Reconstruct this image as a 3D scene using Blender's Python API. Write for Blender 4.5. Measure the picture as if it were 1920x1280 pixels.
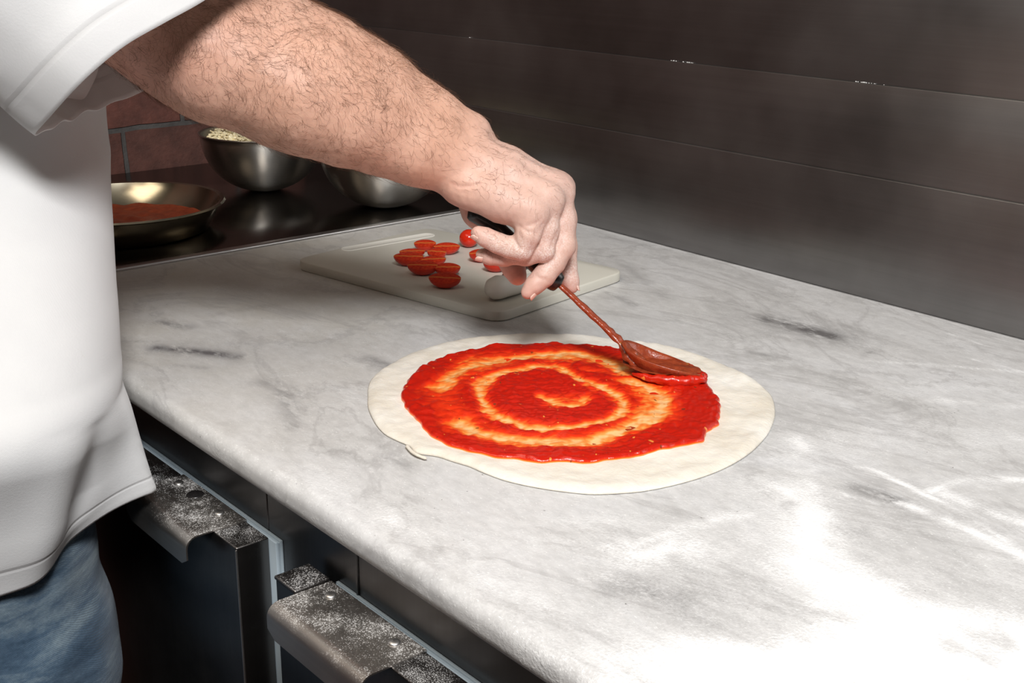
import bpy, bmesh, math, random
import numpy as np
from mathutils import Vector, Matrix
from mathutils.bvhtree import BVHTree

for o in list(bpy.data.objects):
    bpy.data.objects.remove(o)
sc = bpy.context.scene
COL = sc.collection
random.seed(7)
RNG = np.random.default_rng(11)

# ------------------------------------------------------------------ camera
R = np.array([[0.64397722, -0.24852519, 0.72355274],
              [0.76499611, 0.1985284, -0.61267236],
              [0.00861875, 0.94806208, 0.31796857]])
F = 2314.55
CAM = np.array([0., 0., 1.3])
cd = bpy.data.cameras.new('camera')
cam = bpy.data.objects.new('camera', cd)
COL.objects.link(cam)
cd.sensor_width = 36
cd.lens = F / 1920 * 36
cd.clip_start = 0.05
M = Matrix(R.tolist()).to_4x4()
M.translation = Vector(CAM)
cam.matrix_world = M
sc.camera = cam

def W(px, py, d):
    """survey point: image position of a thing and its measured distance (m)"""
    return CAM + R @ np.array([(px - 960) / F * d, -(py - 640) / F * d, -d])
def G(px, py, z=0.9):
    r = R @ np.array([px - 960, -(py - 640), -F])
    return CAM + r * ((z - CAM[2]) / r[2])
def PROJ(p):
    c = (np.asarray(p) - CAM) @ R
    return 960 - F * c[..., 0] / c[..., 2], 640 + F * c[..., 1] / c[..., 2], -c[..., 2]

# ------------------------------------------------------------------ world, lights, exposure
w = bpy.data.worlds.new('world'); sc.world = w; w.use_nodes = True
w.node_tree.nodes['Background'].inputs[0].default_value = (1.0, 0.86, 0.72, 1)
w.node_tree.nodes['Background'].inputs[1].default_value = 0.035
sc.view_settings.view_transform = 'Standard'
sc.view_settings.look = 'None'
sc.view_settings.gamma = 1
sc.view_settings.exposure = 0.0
sc.view_settings.use_curve_mapping = False

def area(name, loc, target, size, power, color, size_y=None):
    l = bpy.data.lights.new(name, 'AREA'); l.energy = power; l.color = color
    l.shape = 'RECTANGLE' if size_y else 'SQUARE'; l.size = size
    if size_y: l.size_y = size_y
    o = bpy.data.objects.new(name, l); COL.objects.link(o)
    o.location = loc
    o.rotation_euler = (Vector(target) - Vector(loc)).to_track_quat('-Z', 'Y').to_euler()
    return o
area('key_light', (0.44, -0.14, 2.42), (-0.85, 0.70, 0.95), 0.46, 58, (1.0, 0.995, 0.99))
area('ceiling_light', (-0.9, -0.6, 2.72), (-0.9, -0.4, 0.0), 1.2, 16, (1.0, 0.86, 0.68))

# ------------------------------------------------------------------ tagging helpers
def tag(o, label=None, cat=None, group=None, kind=None):
    if label: o['label'] = label
    if cat: o['category'] = cat
    if group: o['group'] = group
    if kind: o['kind'] = kind
    return o
def empty(name, loc, label, cat, group=None):
    o = bpy.data.objects.new(name, None); COL.objects.link(o); o.location = loc
    o.empty_display_size = 0.05
    return tag(o, label, cat, group)
def link(name, me, mat=None, parent=None):
    o = bpy.data.objects.new(name, me); COL.objects.link(o)
    if mat: me.materials.append(mat)
    if parent is not None:
        o.parent = parent
        p = parent; off = Vector((0, 0, 0))
        o.matrix_parent_inverse = Matrix.Translation(world_loc(parent)).inverted()
    return o
def world_loc(o):
    v = Vector(o.location)
    if o.parent is not None:
        m = o.matrix_parent_inverse
        v = world_loc(o.parent) + (m @ v)
    return v
def mesh_np(name, V, Fc, mat=None, parent=None, smooth=True):
    me = bpy.data.meshes.new(name)
    me.from_pydata([tuple(v) for v in np.asarray(V).tolist()], [], [tuple(f) for f in (Fc.tolist() if hasattr(Fc, 'tolist') else Fc)])
    if smooth: me.polygons.foreach_set('use_smooth', [True] * len(me.polygons))
    me.update()
    return link(name, me, mat, parent)
def attr(o, name, vals):
    a = o.data.attributes.new(name, 'FLOAT', 'POINT')
    a.data.foreach_set('value', np.asarray(vals, dtype=np.float32))
def mesh_bm(name, bm, mat=None, parent=None, smooth=True, sharp=None):
    bmesh.ops.recalc_face_normals(bm, faces=bm.faces)
    me = bpy.data.meshes.new(name); bm.to_mesh(me); bm.free()
    if smooth:
        me.polygons.foreach_set('use_smooth', [True] * len(me.polygons))
        if sharp: me.set_sharp_from_angle(angle=math.radians(sharp))
    return link(name, me, mat, parent)
def box(bm, x0, x1, y0, y1, z0, z1, bev=0.0, seg=2):
    r = bmesh.ops.create_cube(bm, size=1)
    for v in r['verts']:
        v.co = Vector((x0 + (v.co.x + .5) * (x1 - x0), y0 + (v.co.y + .5) * (y1 - y0), z0 + (v.co.z + .5) * (z1 - z0)))
    if bev:
        es = set(e for v in r['verts'] for e in v.link_edges)
        bmesh.ops.bevel(bm, geom=list(es), offset=bev, segments=seg, affect='EDGES', profile=0.5)
def extrude_profile(prof, x0, x1, n=1):
    """open or closed profile of (y,z) swept along x"""
    bm = bmesh.new()
    rows = [[bm.verts.new((x0 + (x1 - x0) * i / n, y, z)) for (y, z) in prof] for i in range(n + 1)]
    m = len(prof)
    for i in range(n):
        for j in range(m):
            k = (j + 1) % m
            bm.faces.new((rows[i][j], rows[i][k], rows[i + 1][k], rows[i + 1][j]))
    bm.faces.new(rows[0]); bm.faces.new(rows[-1][::-1])
    return bm
def lathe(prof, n=96, c=(0, 0, 0)):
    bm = bmesh.new(); rows = []
    for r, z in prof:
        if r < 1e-6: rows.append([bm.verts.new((c[0], c[1], c[2] + z))])
        else: rows.append([bm.verts.new((c[0] + r * math.cos(2 * math.pi * i / n), c[1] + r * math.sin(2 * math.pi * i / n), c[2] + z)) for i in range(n)])
    for a, b in zip(rows[:-1], rows[1:]):
        for i in range(n):
            k = (i + 1) % n
            if len(a) == 1 and len(b) == 1: continue
            if len(a) == 1: bm.faces.new((a[0], b[i], b[k]))
            elif len(b) == 1: bm.faces.new((a[i], a[k], b[0]))
            else: bm.faces.new((a[i], a[k], b[k], b[i]))
    return bm
# ---- cheap value noise in numpy (sum of random sines)
def make_noise(seed, dim, freq, n=24):
    r = np.random.default_rng(seed)
    K = r.normal(size=(n, dim)); K = K / np.linalg.norm(K, axis=1)[:, None] * freq * r.uniform(.6, 1.5, (n, 1)) * 2 * math.pi
    ph = r.uniform(0, 2 * math.pi, n)
    def f(P):
        P = np.asarray(P); out = np.zeros(P.shape[:-1])
        for k, p in zip(K, ph): out += np.sin(P @ k + p)
        return out / math.sqrt(n / 2)
    return f
def seg_dist(P, a, b):
    a = np.asarray(a); b = np.asarray(b); ab = b - a
    t = np.clip(((P - a) @ ab) / max(1e-12, ab @ ab), 0, 1)
    return np.linalg.norm(P - (a + t[..., None] * ab), axis=-1), t
def poly_dist(P, pts):
    d = None
    for a, b in zip(pts[:-1], pts[1:]):
        q, _ = seg_dist(P, a, b); d = q if d is None else np.minimum(d, q)
    return d
def crom(pts, n):
    """catmull-rom through points, n samples per span (open)"""
    pts = np.asarray(pts, float)
    P = np.vstack([2 * pts[0] - pts[1], pts, 2 * pts[-1] - pts[-2]]); out = []
    for i in range(1, len(P) - 2):
        for k in range(n):
            t = k / n; a, b, c, d = P[i - 1], P[i], P[i + 1], P[i + 2]
            out.append(.5 * ((2 * b) + (c - a) * t + (2 * a - 5 * b + 4 * c - d) * t * t + (3 * b - a - 3 * c + d) * t ** 3))
    out.append(pts[-1]); return np.array(out)
def crom_closed(pts, n):
    pts = np.asarray(pts, float); m = len(pts); out = []
    for i in range(m):
        a, b, c, d = pts[(i - 1) % m], pts[i], pts[(i + 1) % m], pts[(i + 2) % m]
        for k in range(n):
            t = k / n
            out.append(.5 * ((2 * b) + (c - a) * t + (2 * a - 5 * b + 4 * c - d) * t * t + (3 * b - a - 3 * c + d) * t ** 3))
    return np.array(out)

# ------------------------------------------------------------------ materials
class NT:
    def __init__(s, name):
        s.m = bpy.data.materials.new(name); s.m.use_nodes = True; s.t = s.m.node_tree
        s.b = s.t.nodes['Principled BSDF']; s.tc = None
    def n(s, kind, **kw):
        q = s.t.nodes.new('ShaderNode' + kind)
        for k, v in kw.items(): setattr(q, k, v)
        return q
    def l(s, a, b): s.t.links.new(a, b)
    def set(s, **kw):
        names = dict(color='Base Color', rough='Roughness', metal='Metallic', spec='Specular IOR Level', sss='Subsurface Weight', aniso='Anisotropic', trans='Transmission Weight', coat='Coat Weight', coatr='Coat Roughness', sheen='Sheen Weight')
        for k, v in kw.items():
            i = s.b.inputs[names[k]]
            if hasattr(v, 'links') or isinstance(v, bpy.types.NodeSocket): s.l(v, i)
            else: i.default_value = (*v, 1) if isinstance(v, tuple) else v
        return s
    def coord(s, kind='Object'):
        if not s.tc: s.tc = s.n('TexCoord')
        return s.tc.outputs[kind]
    def noise(s, scale, detail=4, rough=.5, vec=None, stretch=None, dist=0):
        v = vec or s.coord()
        if stretch:
            mp = s.n('Mapping'); s.l(v, mp.inputs[0]); mp.inputs['Scale'].default_value = stretch; v = mp.outputs[0]
        q = s.n('TexNoise'); s.l(v, q.inputs['Vector'])
        q.inputs['Scale'].default_value = scale; q.inputs['Detail'].default_value = detail; q.inputs['Roughness'].default_value = rough
        q.inputs['Distortion'].default_value = dist
        return q.outputs['Fac']
    def ramp(s, fac, stops):
        q = s.n('ValToRGB'); s.l(fac, q.inputs[0]); e = q.color_ramp.elements
        while len(e) < len(stops): e.new(.5)
        for el, (p, c) in zip(e, stops):
            el.position = p; el.color = (*c, 1) if isinstance(c, tuple) else (c, c, c, 1)
        return q.outputs[0]
    def mix(s, fac, a, b, mode='MIX'):
        q = s.n('Mix', data_type='RGBA', blend_type=mode)
        for v, i in ((fac, q.inputs[0]), (a, q.inputs[6]), (b, q.inputs[7])):
            if isinstance(v, bpy.types.NodeSocket): s.l(v, i)
            elif isinstance(v, tuple): i.default_value = (*v, 1)
            else: i.default_value = v
        return q.outputs[2]
    def math(s, op, a, b=0.0, clamp=False):
        q = s.n('Math', operation=op, use_clamp=clamp)
        for v, i in ((a, q.inputs[0]), (b, q.inputs[1])):
            if isinstance(v, bpy.types.NodeSocket): s.l(v, i)
            else: i.default_value = v
        return q.outputs[0]
    def attr(s, name):
        q = s.n('Attribute'); q.attribute_name = name; return q.outputs['Fac']
    def bump(s, h, strength=.3, dist=.001, prev=None):
        q = s.n('Bump'); s.l(h, q.inputs['Height']); q.inputs['Strength'].default_value = strength; q.inputs['Distance'].default_value = dist
        if prev: s.l(prev, q.inputs['Normal'])
        s.l(q.outputs[0], s.b.inputs['Normal']); return q.outputs[0]

def plain(name, color, rough=.5, metal=0., **kw):
    t = NT(name); t.set(color=color, rough=rough, metal=metal, **kw)
    n = t.noise(60, 3); t.bump(n, .05, .001)
    return t.m
def steel(name, base, rough, stretch=(2, 200, 200), aniso=.3, scratch=.15, dust=0.0, dustscale=1, radial=False):
    t = NT(name)
    if radial:
        tg = t.n('Tangent', direction_type='RADIAL', axis='Z'); t.l(tg.outputs[0], t.b.inputs['Tangent']); t.b.inputs['Anisotropic Rotation'].default_value = .25
    br = t.noise(1.0, 5, .7, stretch=stretch)
    cl = t.noise(4.0, 4, .6)
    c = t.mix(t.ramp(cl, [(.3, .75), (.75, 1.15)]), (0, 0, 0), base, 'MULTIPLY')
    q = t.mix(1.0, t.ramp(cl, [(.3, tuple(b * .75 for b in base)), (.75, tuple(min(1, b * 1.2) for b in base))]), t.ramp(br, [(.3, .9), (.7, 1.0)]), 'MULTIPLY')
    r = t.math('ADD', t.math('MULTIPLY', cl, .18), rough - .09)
    metal = 1.0
    if dust:
        f1 = t.noise(1000, 2, .6); f2 = t.noise(26 * dustscale, 5, .65)
        geo = t.n('NewGeometry'); sp = t.n('SeparateXYZ'); t.l(geo.outputs['Normal'], sp.inputs[0])
        up = t.math('POWER', t.math('MAXIMUM', sp.outputs['Z'], 0.0), 3)
        den = t.ramp(f2, [(.40, .0), (.74, 1.0)])
        g = t.math('ADD', f1, t.math('MULTIPLY', den, .30 * dust))
        m = t.ramp(g, [(.66, 0), (.73, 1)])
        m = t.math('ADD', t.math('MULTIPLY', m, .62), t.math('MULTIPLY', t.math('POWER', den, 2.0), .22))
        m = t.math('MULTIPLY', m, t.math('ADD', up, .03), True)
        q = t.mix(m, q, (.62, .62, .62))
        metal = t.math('SUBTRACT', 1.0, m); r = t.math('ADD', r, t.math('MULTIPLY', m, .4))
    t.set(color=q, rough=r, metal=metal, aniso=aniso)
    t.bump(br, scratch, .0004)
    return t.m

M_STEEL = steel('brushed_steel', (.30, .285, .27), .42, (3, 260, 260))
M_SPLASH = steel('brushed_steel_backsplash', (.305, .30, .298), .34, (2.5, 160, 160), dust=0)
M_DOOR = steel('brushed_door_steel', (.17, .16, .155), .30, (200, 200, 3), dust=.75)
M_HANDLE = steel('handle_steel', (.50, .47, .44), .36, (4, 260, 260), dust=.85, aniso=.2)
M_BOWL = steel('bowl_steel', (.62, .60, .56), .34, (90, 90, 1200), scratch=.04, aniso=.85, radial=True)
M_DECK = steel('deck_steel', (.13, .115, .10), .22, (160, 3, 160), scratch=.05)
M_STRIP = steel('strip_steel', (.55, .54, .53), .35, (200, 3, 200))
M_DARK = plain('dark_recess', (.01, .01, .01), .6)
M_GASKET = plain('pale_blue_grey_gasket', (.36, .43, .48), .5)
M_BLACK = plain('black_plastic', (.012, .011, .011), .28)
M_KNIFE_W = plain('white_handle_plastic', (.72, .70, .64), .4)
M_NAIL = plain('nail', (.80, .55, .46), .3)
M_HAIR = plain('arm_hair', (.16, .07, .035), .5)
M_HEADHAIR = plain('head_hair', (.05, .03, .02), .6)
M_SHOE = plain('shoe_leather', (.02, .02, .02), .4)

def mat_brick():
    t = NT('brick_wall')
    co = t.n('NewGeometry').outputs['Position']
    sp = t.n('SeparateXYZ'); t.l(co, sp.inputs[0])
    nz = t.noise(9, 3, .6, vec=co)
    yy = t.math('ADD', sp.outputs['Y'], t.math('MULTIPLY', t.math('SUBTRACT', nz, .5), .012))
    zz = t.math('ADD', sp.outputs['Z'], t.math('MULTIPLY', t.math('SUBTRACT', t.noise(7, 2, .6, vec=co), .5), .016))
    cb = t.n('CombineXYZ'); t.l(t.math('ADD', yy, -.845 + 10 * .212 + 0.003), cb.inputs[0]); t.l(t.math('ADD', zz, -.973 + .083 * 24 - .0), cb.inputs[1])
    b = t.n('TexBrick'); t.l(cb.outputs[0], b.inputs['Vector'])
    b.inputs['Color1'].default_value = (.13, .042, .03, 1); b.inputs['Color2'].default_value = (.07, .032, .025, 1); b.inputs['Mortar'].default_value = (.075, .07, .068, 1)
    b.inputs['Scale'].default_value = 1; b.inputs['Mortar Size'].default_value = .0045; b.inputs['Mortar Smooth'].default_value = .25
    b.inputs['Brick Width'].default_value = .212; b.inputs['Row Height'].default_value = .083; b.offset = .5
    c = t.mix(.75, b.outputs['Color'], t.ramp(t.noise(30, 6, .7, vec=co), [(.3, .45), (.7, 1.25)]), 'MULTIPLY')
    t.set(color=c, rough=.7)
    h = t.math('ADD', t.math('MULTIPLY', b.outputs['Fac'], -1.0), t.math('MULTIPLY', t.noise(60, 6, .7, vec=co), .35))
    t.bump(h, .8, .006)
    return t.m
M_BRICK = mat_brick()

def mat_marble():
    t = NT('marble_counter')
    big = t.noise(4.5, 7, .66, stretch=(1, 1.9, 1), dist=.8)
    fine = t.noise(60, 6, .78, stretch=(1, 2.0, 1))
    c = t.ramp(big, [(.33, (.455, .45, .445)), (.47, (.545, .54, .535)), (.68, (.605, .605, .61))])
    c = t.mix(.75, c, t.ramp(fine, [(.32, .80), (.62, 1.08)]), 'MULTIPLY')
    ws = t.ramp(t.noise(520, 1, .4, stretch=(.6, 1.4, 1)), [(.69, 0), (.74, .7)])
    c = t.mix(ws, c, (.78, .78, .77))
    # warmer, darker beige toward the far left end, broken up by noise
    warm = t.math('MULTIPLY', t.attr('left_tint'), t.ramp(t.noise(7, 5, .65), [(.3, .3), (.7, 1.0)]))
    c = t.mix(warm, c, (.47, .43, .35))
    vein = t.ramp(t.noise(3.2, 7, .62, stretch=(1, 2.2, 1), dist=1.4), [(.47, 0), (.5, .8), (.53, 0)])
    c = t.mix(t.math('MULTIPLY', vein, .38), c, (.25, .24, .235))
    sm = t.math('MULTIPLY', t.attr('smudge'), t.ramp(t.noise(38, 6, .72, stretch=(.6, 1.6, 1)), [(.36, 0), (.50, 1.0)]))
    c = t.mix(sm, c, (.13, .125, .125))
    spk = t.ramp(t.noise(300, 1, .5), [(.775, 0), (.80, .9)])
    c = t.mix(t.math('MULTIPLY', spk, .8), c, (.08, .075, .07))
    # flour
    fl = t.attr('flour')
    hi = t.noise(420, 3, .6); mid = t.noise(26, 6, .68, stretch=(1.0, 1.5, 1))
    v = t.math('ADD', t.math('MULTIPLY', fl, 1.05), t.math('ADD', t.math('MULTIPLY', hi, .75), t.math('MULTIPLY', mid, 1.1)))
    f = t.ramp(t.math('MULTIPLY', v, .5), [(.50, 0), (.64, .22), (.80, .66), (1.0, 1.0)])
    c = t.mix(f, c, (.84, .84, .84))
    grain = t.ramp(t.noise(900, 1, .5), [(.70, 0), (.73, 1)])
    gm = t.math('MULTIPLY', grain, t.math('ADD', t.math('MULTIPLY', fl, .9, True), .22, True))
    c = t.mix(gm, c, (.86, .86, .86))
    t.set(color=c, rough=t.math('ADD', t.math('MULTIPLY', f, .35), .36), spec=.4)
    h = t.math('ADD', t.math('MULTIPLY', f, t.math('ADD', mid, t.math('MULTIPLY', hi, .4))), t.math('MULTIPLY', fine, .08))
    t.bump(h, .5, .0016)
    return t.m
M_MARBLE = mat_marble()

def mat_skin():
    t = NT('skin')
    n1 = t.noise(28, 4, .6); n2 = t.noise(260, 4, .7); n3 = t.noise(900, 3, .6)
    c = t.ramp(n1, [(.3, (.52, .29, .205)), (.55, (.60, .35, .255)), (.75, (.64, .39, .29))])
    c = t.mix(t.math('MULTIPLY', t.attr('pink'), .75), c, (.68, .33, .27))
    c = t.mix(t.math('MULTIPLY', t.attr('pale'), .75), c, (.58, .39, .33))
    c = t.mix(.35, c, t.ramp(n2, [(.3, .8), (.7, 1.12)]), 'MULTIPLY')
    du = t.math('MULTIPLY', t.attr('dust'), t.ramp(t.noise(700, 4, .7), [(.42, 0), (.62, .9)]))
    c = t.mix(du, c, (.84, .80, .77))
    t.set(color=c, rough=.5, sss=.12, spec=.35)
    t.b.inputs['Subsurface Radius'].default_value = (.004, .0015, .0008); t.b.inputs['Subsurface Scale'].default_value = 1
    h = t.math('ADD', t.math('MULTIPLY', n2, .6), t.math('MULTIPLY', n3, .4))
    t.bump(h, .35, .0007)
    return t.m
M_SKIN = mat_skin()

def mat_cloth():
    t = NT('white_cotton')
    uv = t.coord()
    wv = t.n('TexWave', wave_type='BANDS', bands_direction='DIAGONAL'); t.l(uv, wv.inputs[0]); wv.inputs['Scale'].default_value = 420; wv.inputs['Distortion'].default_value = 1.0
    c = t.ramp(t.noise(12, 4, .6), [(.3, (.70, .70, .705)), (.7, (.75, .75, .75))])
    st = t.ramp(t.noise(55, 3, .7), [(.74, 0), (.80, .25)])
    c = t.mix(st, c, (.55, .50, .42))
    c = t.mix(t.math('MULTIPLY', t.attr('stitch'), .35), c, (.45, .44, .43))
    t.set(color=c, rough=.85, sheen=.2, spec=.15)
    h = t.math('ADD', t.math('MULTIPLY', wv.outputs['Fac'], .15), t.noise(500, 3, .6))
    b = t.bump(h, .25, .0006)
    s2 = t.n('Bump'); t.l(t.attr('stitch'), s2.inputs['Height']); s2.inputs['Strength'].default_value = .5; s2.inputs['Distance'].default_value = -.0012
    t.l(b, s2.inputs['Normal']); t.l(s2.outputs[0], t.b.inputs['Normal'])
    tr = t.n('BsdfTranslucent'); tr.inputs[0].default_value = (.62, .60, .58, 1); mx = t.n('MixShader'); mx.inputs[0].default_value = .22
    out = t.t.nodes['Material Output']; t.l(t.b.outputs[0], mx.inputs[1]); t.l(tr.outputs[0], mx.inputs[2]); t.l(mx.outputs[0], out.inputs['Surface'])
    return t.m
M_CLOTH = mat_cloth()
def mat_denim():
    t = NT('blue_denim')
    wv = t.n('TexWave', wave_type='BANDS', bands_direction='DIAGONAL'); t.l(t.coord(), wv.inputs[0]); wv.inputs['Scale'].default_value = 420; wv.inputs['Distortion'].default_value = 2.5
    f = t.noise(9, 6, .7, stretch=(.6, .6, 2.4), dist=.3)
    c = t.ramp(f, [(.38, (.025, .05, .085)), (.5, (.06, .10, .15)), (.66, (.20, .26, .30))])
    c = t.mix(.16, c, t.ramp(wv.outputs['Fac'], [(.2, .55), (.8, 1.5)]), 'MULTIPLY')
    c = t.mix(.3, c, t.ramp(t.noise(400, 3, .7), [(.3, .6), (.7, 1.4)]), 'MULTIPLY')
    t.set(color=c, rough=.85, sheen=.2, spec=.1)
    h = t.math('ADD', wv.outputs['Fac'], t.math('MULTIPLY', t.noise(20, 4, .6), 2))
    t.bump(h, .35, .0008)
    return t.m
M_DENIM = mat_denim()

def mat_dough():
    t = NT('raw_dough')
    c = t.ramp(t.noise(18, 5, .6), [(.3, (.62, .565, .475)), (.55, (.70, .66, .585)), (.75, (.76, .735, .68))])
    sp = t.ramp(t.noise(260, 2, .5), [(.76, 0), (.80, .6)])
    c = t.mix(sp, c, (.45, .27, .14))
    t.set(color=c, rough=.7, sss=.1, spec=.2)
    t.b.inputs['Subsurface Radius'].default_value = (.004, .003, .002); t.b.inputs['Subsurface Scale'].default_value = 1
    h = t.math('ADD', t.noise(50, 5, .65, stretch=(1, 1.6, 1)), t.math('MULTIPLY', t.noise(300, 3, .6), .25))
    t.bump(h, .45, .003)
    return t.m
M_DOUGH = mat_dough()
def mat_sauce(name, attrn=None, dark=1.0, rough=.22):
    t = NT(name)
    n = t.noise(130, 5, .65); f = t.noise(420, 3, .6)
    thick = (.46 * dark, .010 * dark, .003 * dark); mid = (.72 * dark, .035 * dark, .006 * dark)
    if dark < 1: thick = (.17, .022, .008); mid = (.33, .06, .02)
    thin = (.82, .15, .02); bare = (.82, .48, .21)
    if attrn:
        a = t.math('ADD', t.attr(attrn), t.math('MULTIPLY', t.math('SUBTRACT', n, .5), .16))
        c = t.ramp(a, [(.02, bare), (.15, (.84, .30, .07)), (.30, thin), (.48, mid), (.85, thick)])
    else:
        c = t.ramp(n, [(.3, thick), (.7, mid)])
    seeds = t.ramp(t.noise(170, 1, .4, stretch=(1, 1, 1)), [(.745, 0), (.765, .8)])
    c = t.mix(seeds, c, (.75, .28, .05) if dark == 1 else (.3, .12, .03))
    hb = t.ramp(t.noise(120, 1, .4, vec=None, stretch=(1.3, 1, 1)), [(.225, .7), (.24, 0)])
    c = t.mix(hb, c, (.05, .03, .01))
    t.set(color=c, rough=rough, spec=.45, sss=.08)
    t.b.inputs['Subsurface Radius'].default_value = (.004, .0008, .0004); t.b.inputs['Subsurface Scale'].default_value = 1
    h = t.math('ADD', n, t.math('MULTIPLY', f, .4))
    t.bump(h, .40, .0016)
    return t.m
M_SAUCE = mat_sauce('tomato_sauce', 'thick')
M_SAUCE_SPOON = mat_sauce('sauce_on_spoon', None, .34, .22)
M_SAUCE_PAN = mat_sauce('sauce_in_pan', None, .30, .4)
def mat_board():
    t = NT('white_polyethylene')
    c = t.ramp(t.noise(5, 4, .6), [(.3, (.56, .54, .47)), (.7, (.62, .60, .535))])
    t.set(color=c, rough=.42, sss=.2, spec=.4)
    t.b.inputs['Subsurface Radius'].default_value = (.008, .008, .007); t.b.inputs['Subsurface Scale'].default_value = 1
    t.bump(t.noise(120, 4, .7, stretch=(.3, 2, 1)), .12, .0005)
    return t.m
M_BOARD = mat_board()
def mat_tomato(cut=False):
    t = NT('tomato_cut_face' if cut else 'tomato_skin')
    if cut:
        co = t.coord(); sp = t.n('SeparateXYZ'); t.l(co, sp.inputs[0])
        ay = t.math('ABSOLUTE', sp.outputs['Y'])
        core = t.ramp(t.math('MULTIPLY', ay, 100), [(.06, 1.0), (.16, 0.0)])
        c = t.ramp(t.noise(250, 4, .6), [(.3, (.38, .012, .005)), (.7, (.60, .05, .012))])
        c = t.mix(t.math('MULTIPLY', core, .8), c, (.62, .20, .04))
        t.set(color=c, rough=.18, spec=.5, sss=.1)
        t.bump(t.noise(300, 3, .6), .4, .0015)
    else:
        c = t.ramp(t.noise(60, 3, .5), [(.3, (.52, .012, .005)), (.7, (.68, .035, .008))])
        t.set(color=c, rough=.16, spec=.5, sss=.1)
    t.b.inputs['Subsurface Radius'].default_value = (.004, .0008, .0004); t.b.inputs['Subsurface Scale'].default_value = 1
    return t.m
M_TOM, M_TOMCUT = mat_tomato(), mat_tomato(True)
def mat_shred(name, a, b):
    t = NT(name); oi = t.noise(400, 2, .5)
    t.set(color=t.ramp(oi, [(.3, a), (.7, b)]), rough=.5, sss=.1)
    t.b.inputs['Subsurface Radius'].default_value = (.003, .002, .001)
    return t.m
M_CHEESE = mat_shred('shredded_cheese', (.74, .62, .36), (.86, .80, .60))
M_GREENS = mat_shred('shredded_greens', (.22, .28, .06), (.45, .48, .16))
def mat_wall(name, c1, c2):
    t = NT(name); t.set(color=t.ramp(t.noise(3, 5, .6), [(.3, c1), (.7, c2)]), rough=.6); t.bump(t.noise(80, 4, .6), .1, .002); return t.m
def mat_floor():
    t = NT('floor_tile'); b = t.n('TexBrick'); t.l(t.coord(), b.inputs['Vector']); b.offset = 0
    b.inputs['Scale'].default_value = 1; b.inputs['Brick Width'].default_value = .3; b.inputs['Row Height'].default_value = .3; b.inputs['Mortar Size'].default_value = .004
    b.inputs['Color1'].default_value = (.05, .022, .015, 1); b.inputs['Color2'].default_value = (.06, .027, .018, 1); b.inputs['Mortar'].default_value = (.03, .028, .025, 1)
    t.set(color=b.outputs['Color'], rough=.5); return t.m

# ------------------------------------------------------------------ room shell
def struct(name, dims, mat):
    bm = bmesh.new(); box(bm, *dims)
    return tag(mesh_bm(name, bm, mat, smooth=False), kind='structure')
RX0, RX1, RY0, RY1, RH = -2.01, 2.2, -2.2, 1.26, 2.8
struct('floor', (RX0 - .1, RX1 + .1, RY0 - .1, RY1 + .1, -.1, 0), mat_floor())
struct('ceiling', (RX0 - .1, RX1 + .1, RY0 - .1, RY1 + .1, RH, RH + .1), mat_wall('ceiling_paint', (.30, .29, .27), (.34, .33, .31)))
struct('wall_left', (RX0 - .1, RX0, RY0 - .1, RY1 + .1, 0, RH), M_BRICK)
struct('wall_right', (RX1, RX1 + .1, RY0 - .1, RY1 + .1, 0, RH), mat_wall('wall_paint', (.06, .055, .05), (.08, .075, .07)))
struct('wall_back', (RX0, RX1, RY1, RY1 + .1, 0, RH), mat_wall('wall_paint_back', (.05, .05, .05), (.07, .07, .07)))
struct('wall_front', (RX0, RX1, RY0 - .1, RY0, 0, RH), mat_wall('wall_paint_front', (.055, .045, .04), (.07, .06, .05)))

# ------------------------------------------------------------------ steel backsplash, three folded panels
bs = empty('steel_backsplash', (-.5, 1.19, .9), 'dark brushed steel backsplash of three horizontal panels behind the marble counter', 'backsplash')
Y0 = 1.19
def panel(z0, z1, yb, yt):
    # flat face leaning back a little, with a small rounded ledge on top
    prof = [(yb, z0), (yt, z1 - .0012), (yt + .0004, z1 - .0004), (yt + .0012, z1), (Y0 + .06, z1), (Y0 + .06, z0)]
    return mesh_bm('panel', extrude_profile(prof, -2.0, 1.6, 40), M_SPLASH, bs, sharp=50)
panel(.896, 1.039, Y0 - .001, Y0 - .0015)
panel(1.0392, 1.139, Y0 + .002, Y0 + .010)
panel(1.1392, 1.75, Y0 + .0135, Y0 + .042)
r_ = np.random.default_rng(5); V = []; Fc = []
for px, py, n_, sp_ in ((1632, 153, 16, .010), (1290, 112, 10, .008), (1262, 108, 6, .004), (880, 205, 3, .004)):
    d_ = R @ np.array([px - 960, -(py - 640), -F]); p0 = CAM + d_ * ((1.2 - CAM[1]) / d_[1])
    for _ in range(n_):
        c0 = np.array([p0[0] + r_.normal() * sp_, Y0 + .0118 + r_.uniform(-.0003, .0003), 1.1391]); q_ = r_.uniform(.0003, .0009)
        b_ = len(V)
        for dx_, dy_, dz_ in ((-2, 0, 0), (2, 0, 0), (0, -1, 0), (0, 1, 0), (0, 0, 1.2), (0, 0, -.3)): V.append(tuple(c0 + np.array([dx_, dy_, dz_]) * q_))
        for a_, c_, e_ in ((0, 2, 4), (2, 1, 4), (1, 3, 4), (3, 0, 4), (2, 0, 5), (1, 2, 5), (3, 1, 5), (0, 3, 5)): Fc.append((b_ + a_, b_ + c_, b_ + e_))
tag(mesh_np('flour_residue', V, Fc, plain('flour', (.8, .8, .78), .9), bs), 'white flour crumbs', kind='stuff')

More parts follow.
